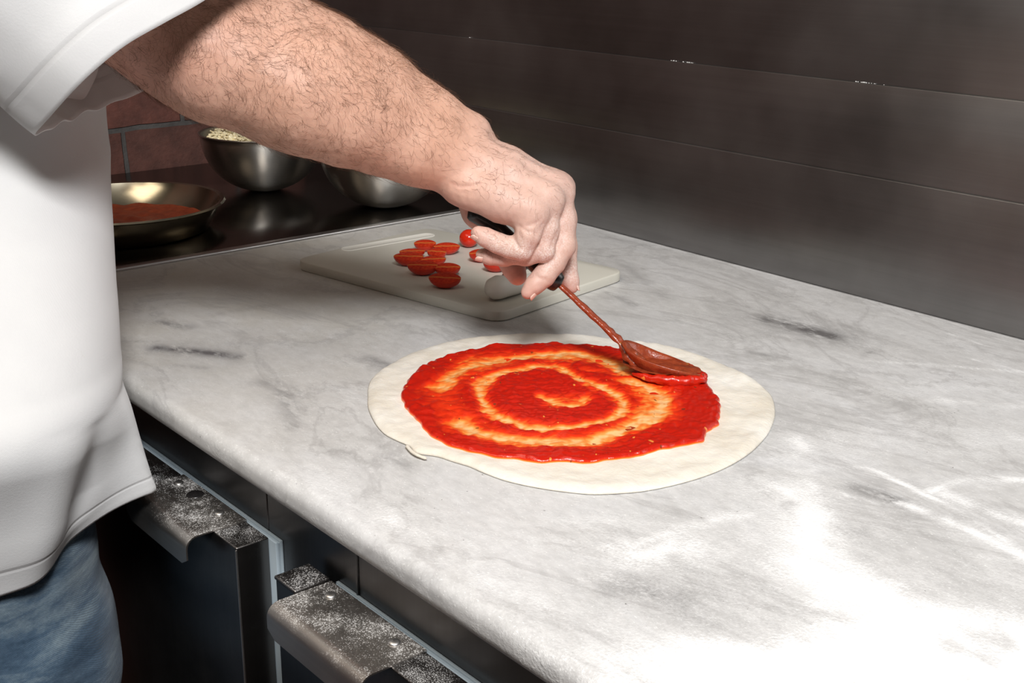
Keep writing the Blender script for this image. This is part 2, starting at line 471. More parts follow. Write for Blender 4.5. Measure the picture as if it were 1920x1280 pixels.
# ------------------------------------------------------------------ marble countertop
XL, XR = -1.412, 1.2
YF, YB = .420, 1.188
xs = np.concatenate([np.arange(XL, 0.0, .0042), np.linspace(0.0, XR, 40)])
prof = []
rt = .0105
for a in np.linspace(0, math.pi / 2, 7): prof.append((YF + rt - rt * math.sin(a), .9 - rt + rt * math.cos(a)))
prof += [(YF, .884), (YF + .0005, .880), (YF + .004, .8755), (YF + .012, .8745)]
ys = list(np.arange(YB, YF + rt + .002, -.0042))
prof = [(y, .9) for y in ys] + prof + [(YB, .8745)]
prof = np.array(prof); nx, npf = len(xs), len(prof)
Vt = np.zeros((nx, npf, 3)); Vt[..., 0] = xs[:, None]; Vt[..., 1] = prof[None, :, 0]; Vt[..., 2] = prof[None, :, 1]
nz = make_noise(3, 2, 3.0)
idx = np.arange(nx * npf).reshape(nx, npf)
q = np.stack([idx[:-1, :-1], idx[:-1, 1:], idx[1:, 1:], idx[1:, :-1]], -1).reshape(-1, 4)
faces = [tuple(f) for f in q.tolist()] + [tuple((idx[i, -1], idx[i, 0], idx[i + 1, 0], idx[i + 1, -1])) for i in range(nx - 1)]
faces += [tuple(idx[0, ::-1].tolist()), tuple(idx[-1].tolist())]
ct = mesh_np('marble_countertop', Vt.reshape(-1, 3), faces, M_MARBLE)
tag(ct, 'grey white marble countertop dusted with flour under the pizza', 'countertop')
P2 = Vt.reshape(-1, 3)[:, :2]
def Z8(x, y): return G(1080 + .5626 * x, 560 + .5626 * y)[:2]
flour = np.zeros(len(P2))
wob = make_noise(5, 2, 9.0)(P2); wob2 = make_noise(6, 2, 35.0)(P2)
def stroke(pts, w_, s, z8=True, arr=None, soft=1.0):
    arr = flour if arr is None else arr
    pts = [Z8(*p) if z8 else G(*p)[:2] for p in pts]
    if len(pts) > 2: pts = crom(pts, 6)
    sc_ = .00025 * w_
    d = poly_dist(P2, pts) / sc_ + .22 * wob * soft + .12 * wob2
    v = s * (.72 * np.exp(-np.maximum(d, 0) ** 2) + .28 * np.exp(-np.maximum(d, 0) ** 2 * .16))
    v = v * np.clip(.85 + .30 * wob + .12 * wob2, .3, 1.2)
    np.maximum(arr, v, out=arr)
S = [([(740, 460), (760, 560), (790, 640)], 40, .55), ([(700, 650), (780, 760), (800, 900)], 100, .8),
     ([(800, 900), (950, 980), (1080, 1060), (1300, 1100)], 120, 1), ([(200, 1260), (500, 1215), (800, 1190), (1100, 1140), (1493, 1150)], 130, .95),
     ([(500, 1320), (1000, 1290), (1600, 1240)], 200, 1.1), ([(1200, 1180), (1600, 1160)], 120, 1.0),
     ([(110, 860), (300, 780), (450, 740), (650, 690), (720, 660)], 34, .55), ([(150, 860), (350, 830)], 110, .6),
     ([(780, 570), (950, 560), (1100, 620), (1300, 720), (1493, 850)], 14, .8), ([(1080, 680), (1250, 740), (1520, 870)], 20, .95),
     ([(1180, 640), (1300, 605), (1520, 600)], 20, .8), ([(1230, 650), (1350, 700), (1520, 760)], 34, .75),
     ([(960, 205), (1200, 220), (1520, 245)], 12, .45), ([(1200, 335), (1350, 350), (1520, 362)], 30, .5), ([(1240, 115), (1350, 150)], 8, .5),
     ([(1320, 200), (1480, 240)], 8, .5), ([(0, 745), (200, 720)], 34, .35), ([(900, 480), (1200, 460), (1520, 470)], 130, .28),
     ([(1000, 300), (1300, 300), (1520, 300)], 80, .22), ([(850, 700), (1100, 900), (1493, 1020)], 150, .12),
     ([(200, 950), (600, 1050), (900, 1100)], 150, .22), ([(-300, 1150), (100, 1200), (300, 1250)], 110, .4), ([(250, 745), (430, 770)], 8, .6), ([(860, 640), (1000, 680)], 10, .5)]
for p, w_, s in S: stroke(p, w_, s)
stroke([(560, 880), (800, 1010), (1000, 1150), (1150, 1280)], 60, .34, z8=False)
flour = np.maximum(flour, .42 * np.exp(-np.abs(P2[:, 1] - 1.188) / .008))
flour += .02
smudge = np.zeros(len(P2))
for p, w_, s in [([(650, 70), (740, 95), (850, 125)], 62, 1.1), ([(590, 180), (740, 205)], 18, .6), ([(940, 630), (1080, 675)], 30, .95), ([(150, 950), (430, 1030)], 80, .65), ([(860, 760), (950, 780)], 34, .4), ([(960, 190), (1030, 150)], 10, .5)]:
    stroke(p, w_, s, arr=smudge)
for p, w_, s in [([(295, 652), (360, 658), (445, 668)], 34, 1.1), ([(300, 604), (350, 614)], 30, .8), ([(330, 684), (385, 690)], 12, .4), ([(1140, 548), (1190, 572)], 24, .55), ([(230, 640), (300, 640)], 10, .4),
                 ([(490, 715), (530, 735), (550, 800)], 34, .55), ([(690, 670), (730, 685)], 26, .6), ([(620, 845), (660, 855)], 22, .4), ([(720, 860), (780, 875)], 22, .45), ([(400, 590), (560, 560)], 30, .25), ([(1120, 440), (1300, 480)], 40, .25), ([(1150, 480), (1250, 560)], 40, .3), ([(700, 600), (820, 590)], 20, .2)]:
    stroke(p, w_, s, z8=False, arr=smudge)
left_tint = np.clip((-.75 - P2[:, 0]) / .5, 0, 1) * np.clip((1.15 - P2[:, 1]) / .35, 0, 1) * .8  # beige mask, growing to the left and away from the back edge
attr(ct, 'flour', flour); attr(ct, 'smudge', smudge); attr(ct, 'left_tint', left_tint)

# ------------------------------------------------------------------ steel side counter with its raised edge strip
dk = empty('steel_side_counter', (-1.71, .8, 0), 'dark polished steel side counter holding the bowls beside the brick wall', 'counter')
bm = bmesh.new(); box(bm, -2.008, -1.4225, .40, 1.185, .86, .9, .003)
mesh_bm('counter_surface', bm, M_DECK, dk, sharp=30)
bm = bmesh.new(); box(bm, -1.4265, -1.4125, .40, 1.186, .868, .9035, .0022, 3)
tag(mesh_bm('edge_strip', bm, M_STRIP, dk, sharp=30), 'bright steel edge strip')
bm = bmesh.new(); box(bm, -2.008, -1.43, .47, 1.185, 0.0, .8605, .002)
mesh_bm('cabinet_body', bm, M_DOOR, dk, sharp=30)

# ------------------------------------------------------------------ refrigerated worktable
fr = empty('refrigerated_worktable', (-.5, .8, 0), 'steel refrigerated worktable with flour dusted doors under the marble counter', 'refrigerator')
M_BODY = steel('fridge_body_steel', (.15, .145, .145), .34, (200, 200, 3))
bm = bmesh.new()
for x0, x1 in ((-1.405, -.8476), (-.8464, -.7112), (-.7086, .3), (.302, 1.19)):
    box(bm, x0, x1, .450, 1.18, .10, .8742, .0006, 1)
box(bm, -1.404, 1.189, .452, 1.17, .101, .8735)
box(bm, -.7108, -.709, .4485, .46, .11, .8735)
for x in (-1.36, 1.14):
    for y in (.5, 1.12): box(bm, x, x + .04, y, y + .04, 0, .101)
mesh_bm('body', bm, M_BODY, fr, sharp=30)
ZT = .817
def door(x0, x1, hx0, hx1, screws, gx0, gx1):
    bm = bmesh.new(); box(bm, x0, x1, .412, .4425, .16, ZT, .0016, 3)
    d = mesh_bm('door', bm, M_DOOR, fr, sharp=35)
    bm = bmesh.new()
    box(bm, gx0, gx1, .4425, .4455, .165, ZT - .0015, .0006); box(bm, gx0 + .001, gx1 - .001, .4455, .4472, .166, ZT - .003)
    box(bm, gx0 + .0005, gx1 - .0005, .4472, .4499, .1655, ZT - .0012, .0006)
    mesh_bm('gasket', bm, M_GASKET, d, sharp=35)
    # bent plate handle: flat on the door top, rolled over the front, hanging lip
    yr, yf, rr, zt, th = .4425, .3855, .011, ZT + .0016, .0014
    out = [(yr, zt)]
    for a in np.linspace(0, math.pi / 2, 8): out.append((yf + rr - rr * math.sin(a), zt - rr + rr * math.cos(a)))
    out += [(yf, zt - .026)]
    inn = [(yf + th, zt - .026)]
    for a in np.linspace(math.pi / 2, 0, 8): inn.append((yf + rr - (rr - th) * math.sin(a), zt - rr + (rr - th) * math.cos(a)))
    inn += [(yr, zt - th)]
    hb = extrude_profile(out + inn, hx0, hx1, 12)
    for v in hb.verts:      # rounded lower corners and softened outer edge of the lip
        e = min(v.co.x - hx0, hx1 - v.co.x)
        if v.co.z < zt - .02 and e < .002: v.co.z += .006
    tag(mesh_bm('handle', hb, M_HANDLE, d, sharp=40), 'bent steel handle plate dusted with flour')
    for sx in screws:
        prof = [(.0048 * math.sin(a), .0024 * math.cos(a)) for a in np.linspace(0, math.pi / 2, 9)]
        mesh_bm('screw', lathe(prof, 24, (sx, .430, zt)), M_STRIP, d)
    return d
d1 = door(-1.40, -.8335, -.990, -.871, (-.897, -.975), -1.395, -.823)
d2 = door(-.7695, -.25, -.737, -.612, (-.718, -.634), -.7385, -.24)
bm = bmesh.new(); box(bm, -.7695, -.738, .4105, .4425, ZT, ZT + .0035, .0015, 3)
mesh_bm('end_cap', bm, M_DOOR, d2, sharp=35)
bm = bmesh.new()   # bright rolled corner of the first door
box(bm, -.8345, -.8328, .4112, .4128, .17, ZT - .002, .0006)
mesh_bm('corner_trim', bm, M_STRIP, d1, sharp=35)
bm = lathe([(0, .0009), (.007, .0009), (.0078, .0004), (.008, 0)], 32, (-.944, .431, ZT + .0016))
mesh_bm('hole_plug', bm, M_BLACK, d1)

# ------------------------------------------------------------------ pizza
pc = np.array([-.752, .70])
def outline(pts, z, n=360):
    w_ = np.array([G(x, y, z)[:2] for x, y in pts]) - pc
    th = np.arctan2(w_[:, 1], w_[:, 0]); r = np.hypot(w_[:, 0], w_[:, 1]); o = np.argsort(th)
    th, r = th[o], r[o]; T = np.linspace(-math.pi, math.pi, n, endpoint=False)
    th3 = np.concatenate([th - 2 * math.pi, th, th + 2 * math.pi]); r3 = np.tile(r, 3)
    v = np.interp(T, th3, r3); k = np.array([1, 2, 3, 2, 1]) / 9.
    v = sum(np.roll(v, i - 2) * k[i] for i in range(5))
    return T, v
dough_px = [(690, 745), (696, 712), (735, 682), (795, 655), (878, 635), (940, 629), (1010, 627), (1120, 633), (1185, 641), (1250, 650), (1310, 667), (1365, 688), (1420, 718), (1446, 742), (1453, 768), (1447, 800), (1425, 832), (1385, 864), (1335, 888), (1270, 908), (1200, 922), (1110, 927), (1030, 918), (950, 902), (880, 874), (820, 855), (778, 850), (768, 836), (722, 815), (697, 782)]
def Z6(x, y, z=.905): return G(680 + x / 2.4, 600 + y / 2.4, z)[:2]
sauce_z6 = [(170, 340), (190, 290), (240, 230), (320, 180), (420, 150), (520, 130), (610, 112), (700, 110), (780, 112), (860, 104), (920, 112), (1000, 115), (1080, 122), (1140, 130), (1230, 138), (1300, 150), (1370, 168), (1440, 190), (1500, 215), (1535, 255), (1560, 300), (1600, 345), (1608, 400), (1592, 472), (1545, 497), (1538, 542), (1440, 562), (1300, 592), (1150, 622), (1080, 628), (1000, 636), (880, 630), (790, 637), (700, 622), (620, 615), (500, 592), (380, 556), (300, 512), (262, 460), (215, 415), (185, 370)]
T, Rd = outline(dough_px, .901)
_, Rs = outline([(680 + x / 2.4, 600 + y / 2.4) for x, y in sauce_z6], .905)
Rs = Rs + .0005 * make_noise(9, 2, 4.0)(np.stack([np.cos(T) * 2.2, np.sin(T) * 2.2], -1)) 
nT = len(T); nb1 = make_noise(21, 2, 18.0); nb2 = make_noise(22, 2, 55.0)
def dough_top(P, rel):
    rim = .0009 * np.exp(-((rel - .95) / .05) ** 2)
    return .9034 + rim + .00045 * nb1(P) + .00022 * nb2(P)
pz = empty('pizza_base', (pc[0], pc[1], .9), 'round raw pizza dough spread with rings of red tomato sauce on the marble', 'pizza')
rels = np.concatenate([np.linspace(.02, .94, 80), np.linspace(.95, .995, 8)])
V = [np.array([[pc[0], pc[1], .9034]])]
for rel in rels:
    P = pc + np.stack([np.cos(T), np.sin(T)], -1) * (Rd * rel)[:, None]
    z = dough_top(P, rel)
    if rel > .95:
        t_ = (rel - .95) / .045; z = .9008 + (z - .9008) * math.sqrt(max(0, 1 - .75 * t_ * t_))
    V.append(np.column_stack([P, z]))
for rel, zz in ((1.0, .9014), (.997, .9005), (.96, .9003)):
    P = pc + np.stack([np.cos(T), np.sin(T)], -1) * (Rd * rel)[:, None]; V.append(np.column_stack([P, np.full(nT, zz)]))
V.append(np.array([[pc[0], pc[1], .9003]]))
def fan_faces(nring, n):
    f = [(0, 1 + i, 1 + (i + 1) % n) for i in range(n)]
    for r in range(nring - 1):
        a = 1 + r * n; b = a + n
        f += [(a + i, b + i, b + (i + 1) % n, a + (i + 1) % n) for i in range(n)]
    e = 1 + nring * n; a = e - n
    f += [(a + i, e, a + (i + 1) % n) for i in range(n)]
    return f
nr = len(rels) + 3
mesh_np('dough', np.vstack(V), fan_faces(nr, nT), M_DOUGH, pz)
# fold at the lower left edge of the dough
fp = crom([W(*p) for p in []] or [np.array([*G(762, 834, .903)[:2], .9026]), np.array([*G(772, 846, .903)[:2], .9030]), np.array([*G(783, 853, .903)[:2], .9030]), np.array([*G(800, 858, .903)[:2], .9022])], 6)
def tube(pts, rad, n=10, flat=1.0):
    pts = np.asarray(pts); V = []; up = np.array([0, 0, 1.])
    for i, p in enumerate(pts):
        t_ = pts[min(i + 1, len(pts) - 1)] - pts[max(i - 1, 0)]; t_ /= np.linalg.norm(t_)
        ref = up if abs(t_[2]) < .95 else np.array([1., 0, 0])
        s = np.cross(t_, ref); s /= np.linalg.norm(s); u = np.cross(s, t_)
        r = rad[i] if hasattr(rad, '__len__') else rad
        for k in range(n):
            a = 2 * math.pi * k / n; V.append(p + s * r * math.cos(a) + u * r * flat * math.sin(a))
    m = len(pts); f = [(i * n + k, i * n + (k + 1) % n, (i + 1) * n + (k + 1) % n, (i + 1) * n + k) for i in range(m - 1) for k in range(n)]
    f += [tuple(range(n))[::-1], tuple((m - 1) * n + k for k in range(n))]
    return np.array(V), f
v_, f_ = tube(fp, [.0008, *([.0015] * (len(fp) - 2)), .0006], 10, .8)
mesh_np('folded_edge', v_, f_, M_DOUGH, pz)
# sauce
nS = 300; rs = np.concatenate([[.004], np.linspace(.01, 1.0, nS)])
C = np.stack([np.cos(T), np.sin(T)], -1)
P = pc + C[None] * (Rs[None, :] * rs[:, None])[..., None]
troughs = [([(805, 345), (840, 362), (880, 378), (930, 385), (985, 375), (1005, 355)], .0060, .85), ([(880, 360), (960, 365)], .009, .6),
           ([(700, 225), (620, 240), (550, 268), (527, 310), (545, 370), (600, 430), (680, 462), (780, 480), (880, 487), (980, 478), (1080, 455), (1150, 425), (1175, 385), (1150, 340), (1090, 305), (990, 270), (900, 222), (800, 212), (700, 225)], .0068, .9),
           ([(1080, 300), (1140, 340), (1165, 370)], .010, .6),
           ([(1190, 275), (1290, 300), (1340, 340), (1345, 385), (1300, 430), (1200, 480), (1080, 525), (960, 550), (820, 548), (700, 540), (590, 525), (500, 500), (440, 465)], .0125, .95),
           ([(1260, 310), (1330, 370), (1290, 420)], .016, .8), ([(440, 460), (400, 420), (370, 360), (390, 300), (450, 250)], .014, .45),
           ([(360, 300), (430, 230), (540, 195), (700, 165), (860, 155), (1000, 158), (1110, 185), (1180, 240)], .0115, .9), ([(500, 230), (640, 195)], .014, .6), ([(880, 160), (1090, 175)], .012, .7),
           ([(1190, 275), (1100, 240), (1000, 225)], .006, .5)]
th = np.ones(P.shape[:2])
jit = make_noise(31, 2, 12.)(P); jit2 = make_noise(32, 2, 60.)(P); jit3 = make_noise(33, 2, 150.)(P)
for pts, w_, s in troughs:
    tp = crom([Z6(*p) for p in pts], 5) if len(pts) > 2 else np.array([Z6(*p) for p in pts])
    d = poly_dist(P, tp) * (1 + .18 * jit) + .0005 * jit2 + .0003 * jit3
    th = np.minimum(th, 1 - s * np.exp(-(np.maximum(d, 0) / w_ / 1.25) ** 2))
# pile up the outer band a little and the drawn ridge lines
edge = np.clip((1 - rs) / .022, 0, 1)[:, None] ** .5
th = np.clip(th + .04 * jit2 + .03 * jit3, .02, 1.15)
thick = th * .0034 * edge
relD = np.interp(0, [0], [0])
zb = dough_top(P, (Rs / Rd)[None, :] * rs[:, None])
Zs = zb - .0004 + .0008 * np.clip(edge * 2, 0, 1) + thick * (1 + .06 * jit2) + edge * .00012 * jit3 * th
top = np.concatenate([P, Zs[..., None]], -1)
Vs = np.vstack([[[pc[0], pc[1], float(Zs[0].mean())]], top.reshape(-1, 3), np.column_stack([P[-1] * 1.0, zb[-1] - .0012]), [[pc[0], pc[1], .903]]])
so = mesh_np('sauce', Vs, fan_faces(len(rs) + 1, nT), M_SAUCE, pz)
tint = np.clip(th * np.clip(edge * 1.3, 0, 1), 0, 1)
attr(so, 'thick', np.concatenate([[tint[0].mean()], tint.reshape(-1), np.full(nT + 1, .6)]))

# ------------------------------------------------------------------ serving spoon
SB = W(1172, 652, 1.158); 
H0, H1 = W(878, 400, 1.133), W(1045, 528, 1.160)
sp = empty('serving_spoon', (-.70, .81, .905), 'steel serving spoon with black handle, coated in sauce, resting on the pizza', 'spoon')
hd = H1 - H0; hl = np.linalg.norm(hd); hd /= hl
hc_ = crom([W(878, 393, 1.131), W(905, 409, 1.134), W(933, 429, 1.138), W(967, 460, 1.145), W(1004, 497, 1.152), W(1030, 518, 1.157), W(1051, 534, 1.161)], 12)
hs_ = np.concatenate([[0], np.cumsum(np.linalg.norm(np.diff(hc_, axis=0), axis=1))]); hs_ /= hs_[-1]
hpts = [np.array([np.interp(t_, hs_, hc_[:, q_]) for q_ in range(3)]) for t_ in np.linspace(0, 1, 40)]
def hr(t_):
    r = .0078 + .0006 * math.cos(t_ * 6)
    if t_ > .82: r += .0022 * math.sin((t_ - .82) / .18 * math.pi) ** 1
    r *= min(1, math.sqrt(max(0, 1 - (1 - min(t_ / .06, 1)) ** 2)) + .02)
    r *= min(1, math.sqrt(max(0, 1 - (1 - min((1 - t_) / .05, 1)) ** 2)) + .1)
    return r
v_, f_ = tube(hpts, [hr(t_) for t_ in np.linspace(0, 1, 40)], 28)
mesh_np('spoon_handle', v_, f_, M_BLACK, sp)
NECK = np.array([*G(1168, 650, .928)[:2], .928]); TIP = np.array([*G(1317, 702, .913)[:2], .913])
ax = TIP - NECK; blen = np.linalg.norm(ax); ax /= blen
side = np.cross([0, 0, 1.], ax); side /= np.linalg.norm(side); upv = np.cross(ax, side)
rl_ = .15
side, upv = side * math.cos(rl_) - upv * math.sin(rl_), upv * math.cos(rl_) + side * math.sin(rl_)
# stem: flat bar from the handle to the neck
st = crom([H1 - hd * .004, H1 * .5 + NECK * .5 + np.array([0, 0, .001]), NECK - ax * .006 + np.array([0, 0, .006]), NECK + ax * .007 - np.array([0, 0, .003]) - side * .003, NECK + ax * .024 - np.array([0, 0, .0115]) - side * .009], 12)
rad = np.interp(np.linspace(0, 1, len(st)), [0, .55, .8, 1], [.0042, .0056, .0092, .0100]); nzst = make_noise(41, 3, 90.)
rad = rad * (1 + .10 * nzst(st) * np.linspace(0, 1, len(st)) ** 1.5)
v_, f_ = tube(st, rad, 20, .6)
v_ += (nzst(v_)[:, None] * .0005) * np.repeat(np.linspace(0, 1, len(st)), 20)[:, None]
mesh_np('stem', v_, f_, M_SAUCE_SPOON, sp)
# bowl shell: elongated cup, hollow side up
nu, nv = 64, 18; Lh = blen * .5 + .002; Wd = .024; D = .017
cb = (NECK + TIP) / 2
def bowl_pt(a, k, off):
    # a angle, k 0 centre .. 1 rim
    x = math.cos(a) * k; y = math.sin(a) * k
    z = -D * (1 - k ** 2.4) 
    egg = 1 - .14 * x
    lift = .007 * max(0, -x - .2) ** 1.5
    return cb + ax * (x * (Lh - off)) + side * (y * (Wd * egg - off)) + upv * (z + off * .9 + lift)
V = []; Fc = []
for off in (0.0, .0014):
    V.append(bowl_pt(0, 0, off))
    for j in range(1, nv + 1):
        for i in range(nu): V.append(bowl_pt(2 * math.pi * i / nu, j / nv, off))
blk = 1 + nu * nv
for s in (0, 1):
    o = s * blk
    for i in range(nu):
        Fc.append((o, o + 1 + i, o + 1 + (i + 1) % nu)[::1 if s else -1])
        for j in range(nv - 1):
            a = o + 1 + j * nu
            Fc.append((a + i, a + nu + i, a + nu + (i + 1) % nu, a + (i + 1) % nu)[::1 if s else -1])
a = 1 + (nv - 1) * nu; b = blk + a
for i in range(nu): Fc.append((a + i, a + (i + 1) % nu, b + (i + 1) % nu, b + i))
V = np.array(V); nzb = make_noise(42, 3, 60.)
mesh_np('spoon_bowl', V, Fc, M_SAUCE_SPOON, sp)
# sauce heaped inside the bowl and pushed up in front of it
V = []
for j in range(0, 13):
    for i in range(48):
        k = j / 12 * .93; p = bowl_pt(2 * math.pi * i / 48, k, .0)
        c0 = bowl_pt(2 * math.pi * i / 48, .93, .0)
        V.append(np.array([p[0], p[1], 0]) + np.array([0, 0, 1]) * (cb[2] - .005 + (.0006 * nzb(p))))
V = np.array(V); Fc = [(j * 48 + i, (j + 1) * 48 + i, (j + 1) * 48 + (i + 1) % 48, j * 48 + (i + 1) % 48) for j in range(12) for i in range(48)]
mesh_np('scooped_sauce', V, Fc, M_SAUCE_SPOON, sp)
V = []; nA = 46; nB = 12
for i in range(nA):
    a = math.radians(-128 + 176 * i / (nA - 1)); env = math.sin(math.pi * i / (nA - 1)) ** .5
    for k in range(nB):
        b = 2 * math.pi * k / nB
        rr = .0058 * env * (1 + .14 * nzb(np.array([i * .006, k * .003, 0])))
        c0 = cb + ax * (math.cos(a) * (Lh - .002)) + side * (math.sin(a) * (Wd - .002) )
        c0 = np.array([c0[0], c0[1], .9098])
        dr = ax * math.cos(a) + side * math.sin(a)
        V.append(c0 + dr * rr * math.cos(b) + np.array([0, 0, 1]) * rr * 0.9 * math.sin(b))
Fc = [(i * nB + k, i * nB + (k + 1) % nB, (i + 1) * nB + (k + 1) % nB, (i + 1) * nB + k) for i in range(nA - 1) for k in range(nB)]
Fc += [tuple(range(nB))[::-1], tuple((nA - 1) * nB + k for k in range(nB))]
pr = mesh_np('sauce_ridge', np.array(V), Fc, M_SAUCE, pz); attr(pr, 'thick', np.full(len(V), .8))

# ------------------------------------------------------------------ cutting board
cA, cB, cC, cD = [np.array(p) for p in ((-1.292, .742), (-.964, .797), (-1.002, 1.027), (-1.330, .972))]
def round_poly(cs, r, n=6):
    out = []
    for i in range(4):
        p0, p1, p2 = cs[i - 1], cs[i], cs[(i + 1) % 4]
        a = (p0 - p1) / np.linalg.norm(p0 - p1); b = (p2 - p1) / np.linalg.norm(p2 - p1)
        for k in range(n + 1):
            t_ = k / n; s0, s1 = p1 + a * r, p1 + b * r
            out.append((1 - t_) ** 2 * s0 + 2 * t_ * (1 - t_) * p1 + t_ ** 2 * s1)
    return np.array(out)
rp = round_poly([cA, cB, cC, cD], .022)
cc = (cA + cC) / 2
bm = bmesh.new(); rows = []
for ins, z in ((.0015, .9003), (0, .9015), (0, .9105), (.0008, .9116), (.002, .912)):
    dd = rp - cc; q_ = cc + dd * (1 - ins / np.linalg.norm(dd, axis=1))[:, None]
    rows.append([bm.verts.new((x, y, z)) for x, y in q_])
for a, b in zip(rows[:-1], rows[1:]):
    for i in range(len(a)): bm.faces.new((a[i], a[(i + 1) % len(a)], b[(i + 1) % len(a)], b[i]))
bm.faces.new(rows[0][::-1]); bm.faces.new(rows[-1])
cbd = empty('cutting_board', (cc[0], cc[1], .9), 'white plastic cutting board holding the cherry tomatoes on the marble', 'cutting board')
mesh_bm('board', bm, M_BOARD, cbd, sharp=40)
# raised outline of the carrying slot near the far left end
e1, e2 = G(655, 466, .912)[:2], G(800, 441, .912)[:2]
u = (e2 - e1) / np.linalg.norm(e2 - e1); pnt = []
for k in range(48):
    a = 2 * math.pi * k / 48; o_ = np.array([math.cos(a), math.sin(a)]) * .011
    base = e2 if math.cos(a) > 0 else e1
    pnt.append(base + u * o_[0] + np.array([-u[1], u[0]]) * o_[1])
pnt = np.array(pnt + pnt[:1])
bm = bmesh.new(); rows = []
for ins, z in ((0, .9118), (.0006, .9126), (.0016, .9126), (.0024, .9121)):
    c0 = pnt[:-1].mean(0); n_ = pnt[:-1] - np.where(((pnt[:-1] - (e1 + e2) / 2) @ u)[:, None] > 0, e2, e1); n_ /= np.linalg.norm(n_, axis=1)[:, None]
    rows.append([bm.verts.new((x, y, z)) for x, y in pnt[:-1] - n_ * ins])
for a, b in zip(rows[:-1], rows[1:]):
    for i in range(48): bm.faces.new((a[i], a[(i + 1) % 48], b[(i + 1) % 48], b[i]))
bm.faces.new(rows[-1])
mesh_bm('carrying_slot', bm, mat_wall('slot_plastic', (.64, .62, .56), (.70, .68, .62)), cbd)

# ------------------------------------------------------------------ cherry tomatoes
def half_tomato(L, Rr, yaw, tilt, roll, loc, label):
    """cut face up, long axis x"""
    n, m = 28, 12
    root = empty('cherry_tomato_half', (0, 0, 0), label, 'tomato', 'cut cherry tomatoes on the board')
    V = []; Fc = []
    for j in range(m + 1):
        b = math.pi / 2 * j / m
        for i in range(n):
            a = 2 * math.pi * i / n
            x = math.cos(a) * math.cos(b); y = math.sin(a) * math.cos(b); z = -math.sin(b)
            pin = 1 + .10 * abs(math.cos(a)) ** 6
            V.append((x * L * pin, y * Rr, z * Rr))
    Fc = [(j * n + i, j * n + (i + 1) % n, (j + 1) * n + (i + 1) % n, (j + 1) * n + i)[::-1] for j in range(m) for i in range(n)]
    V2 = []; 
    for j in range(5):
        for i in range(n):
            a = 2 * math.pi * i / n; k = 1 - j / 4 * .999
            pin = 1 + .10 * abs(math.cos(a)) ** 6
            V2.append((math.cos(a) * L * pin * k, math.sin(a) * Rr * k, .0006 * math.sin(k * math.pi) + .0001))
    F2 = [(j * n + i, j * n + (i + 1) % n, (j + 1) * n + (i + 1) % n, (j + 1) * n + i) for j in range(4) for i in range(n)]
    Rm = (Matrix.Rotation(yaw, 3, 'Z') @ Matrix.Rotation(tilt, 3, 'Y') @ Matrix.Rotation(roll, 3, 'X'))
    lowest = min((Rm @ Vector(v)).z for v in V)
    root.location = (loc[0], loc[1], .9121 - lowest - .0003)
    root.rotation_euler = Rm.to_euler()
    for nm, v_, f_, mt in (('skin', V, Fc, M_TOM), ('cut_face', V2, F2, M_TOMCUT)):
        me = bpy.data.meshes.new(nm); me.from_pydata(v_, [], f_); me.polygons.foreach_set('use_smooth', [True] * len(me.polygons)); me.materials.append(mt)
        o = bpy.data.objects.new(nm, me); COL.objects.link(o); o.parent = root
    return root
# yaw so that the long axis lies across the view: direction of image right on the counter
IR = math.atan2(R[1, 0], R[0, 0])
TS = [('A', 797, 462, .0128, .0105, .05, -.25, 'cherry tomato half farthest from the pizza at the back of the cluster'),
      ('B', 838, 468, .0150, .0105, .12, -.35, 'cherry tomato half at the back right of the cluster'),
      ('C', 773, 475, .0145, .0090, .15, -.05, 'cherry tomato half leaning at the back left of the cluster'),
      ('D', 766, 489, .0165, .0118, -.05, -.22, 'leftmost cherry tomato half of the cluster on the board'),
      ('E', 819, 478, .0110, .0105, -.2, -.25, 'small cherry tomato half in the middle of the cluster, behind two others'),
      ('F', 812, 490, .0145, .0090, .22, -.20, 'dark cherry tomato half in the centre of the cluster, overlapped in front'),
      ('G', 793, 506, .0168, .0120, .0, -.25, 'front left cherry tomato half, third nearest the pizza'),
      ('H', 839, 508, .0140, .0108, .05, -.35, 'cherry tomato half second nearest the pizza, behind the front one'),
      ('I', 834, 530, .0170, .0120, -.15, -.42, 'cherry tomato half nearest the pizza, front of the cluster'),
      ('K', 904, 482, .0150, .0115, .3, -.2, 'cherry tomato half partly hidden behind the bent fingertips'),
      ('L', 930, 500, .0140, .0112, .1, .2, 'cherry tomato half seen under the fingers beside the white handle')]
for nm, x, y, L, Rr, yw, rl, lb in TS:
    half_tomato(L, Rr, IR + yw, 0.0, .14 - rl * .30, G(x, y, .918)[:2], lb)
tp = G(879, 446, .924)
bm = bmesh.new(); bmesh.ops.create_uvsphere(bm, u_segments=40, v_segments=24, radius=.0122)
for v in bm.verts: v.co.z *= .94; v.co.z += .0115 + .9121; v.co.x += tp[0]; v.co.y += tp[1]
ct_ = mesh_bm('cherry_tomato', bm, M_TOM); tag(ct_, 'whole round red cherry tomato on the board by the fingertip', 'tomato')

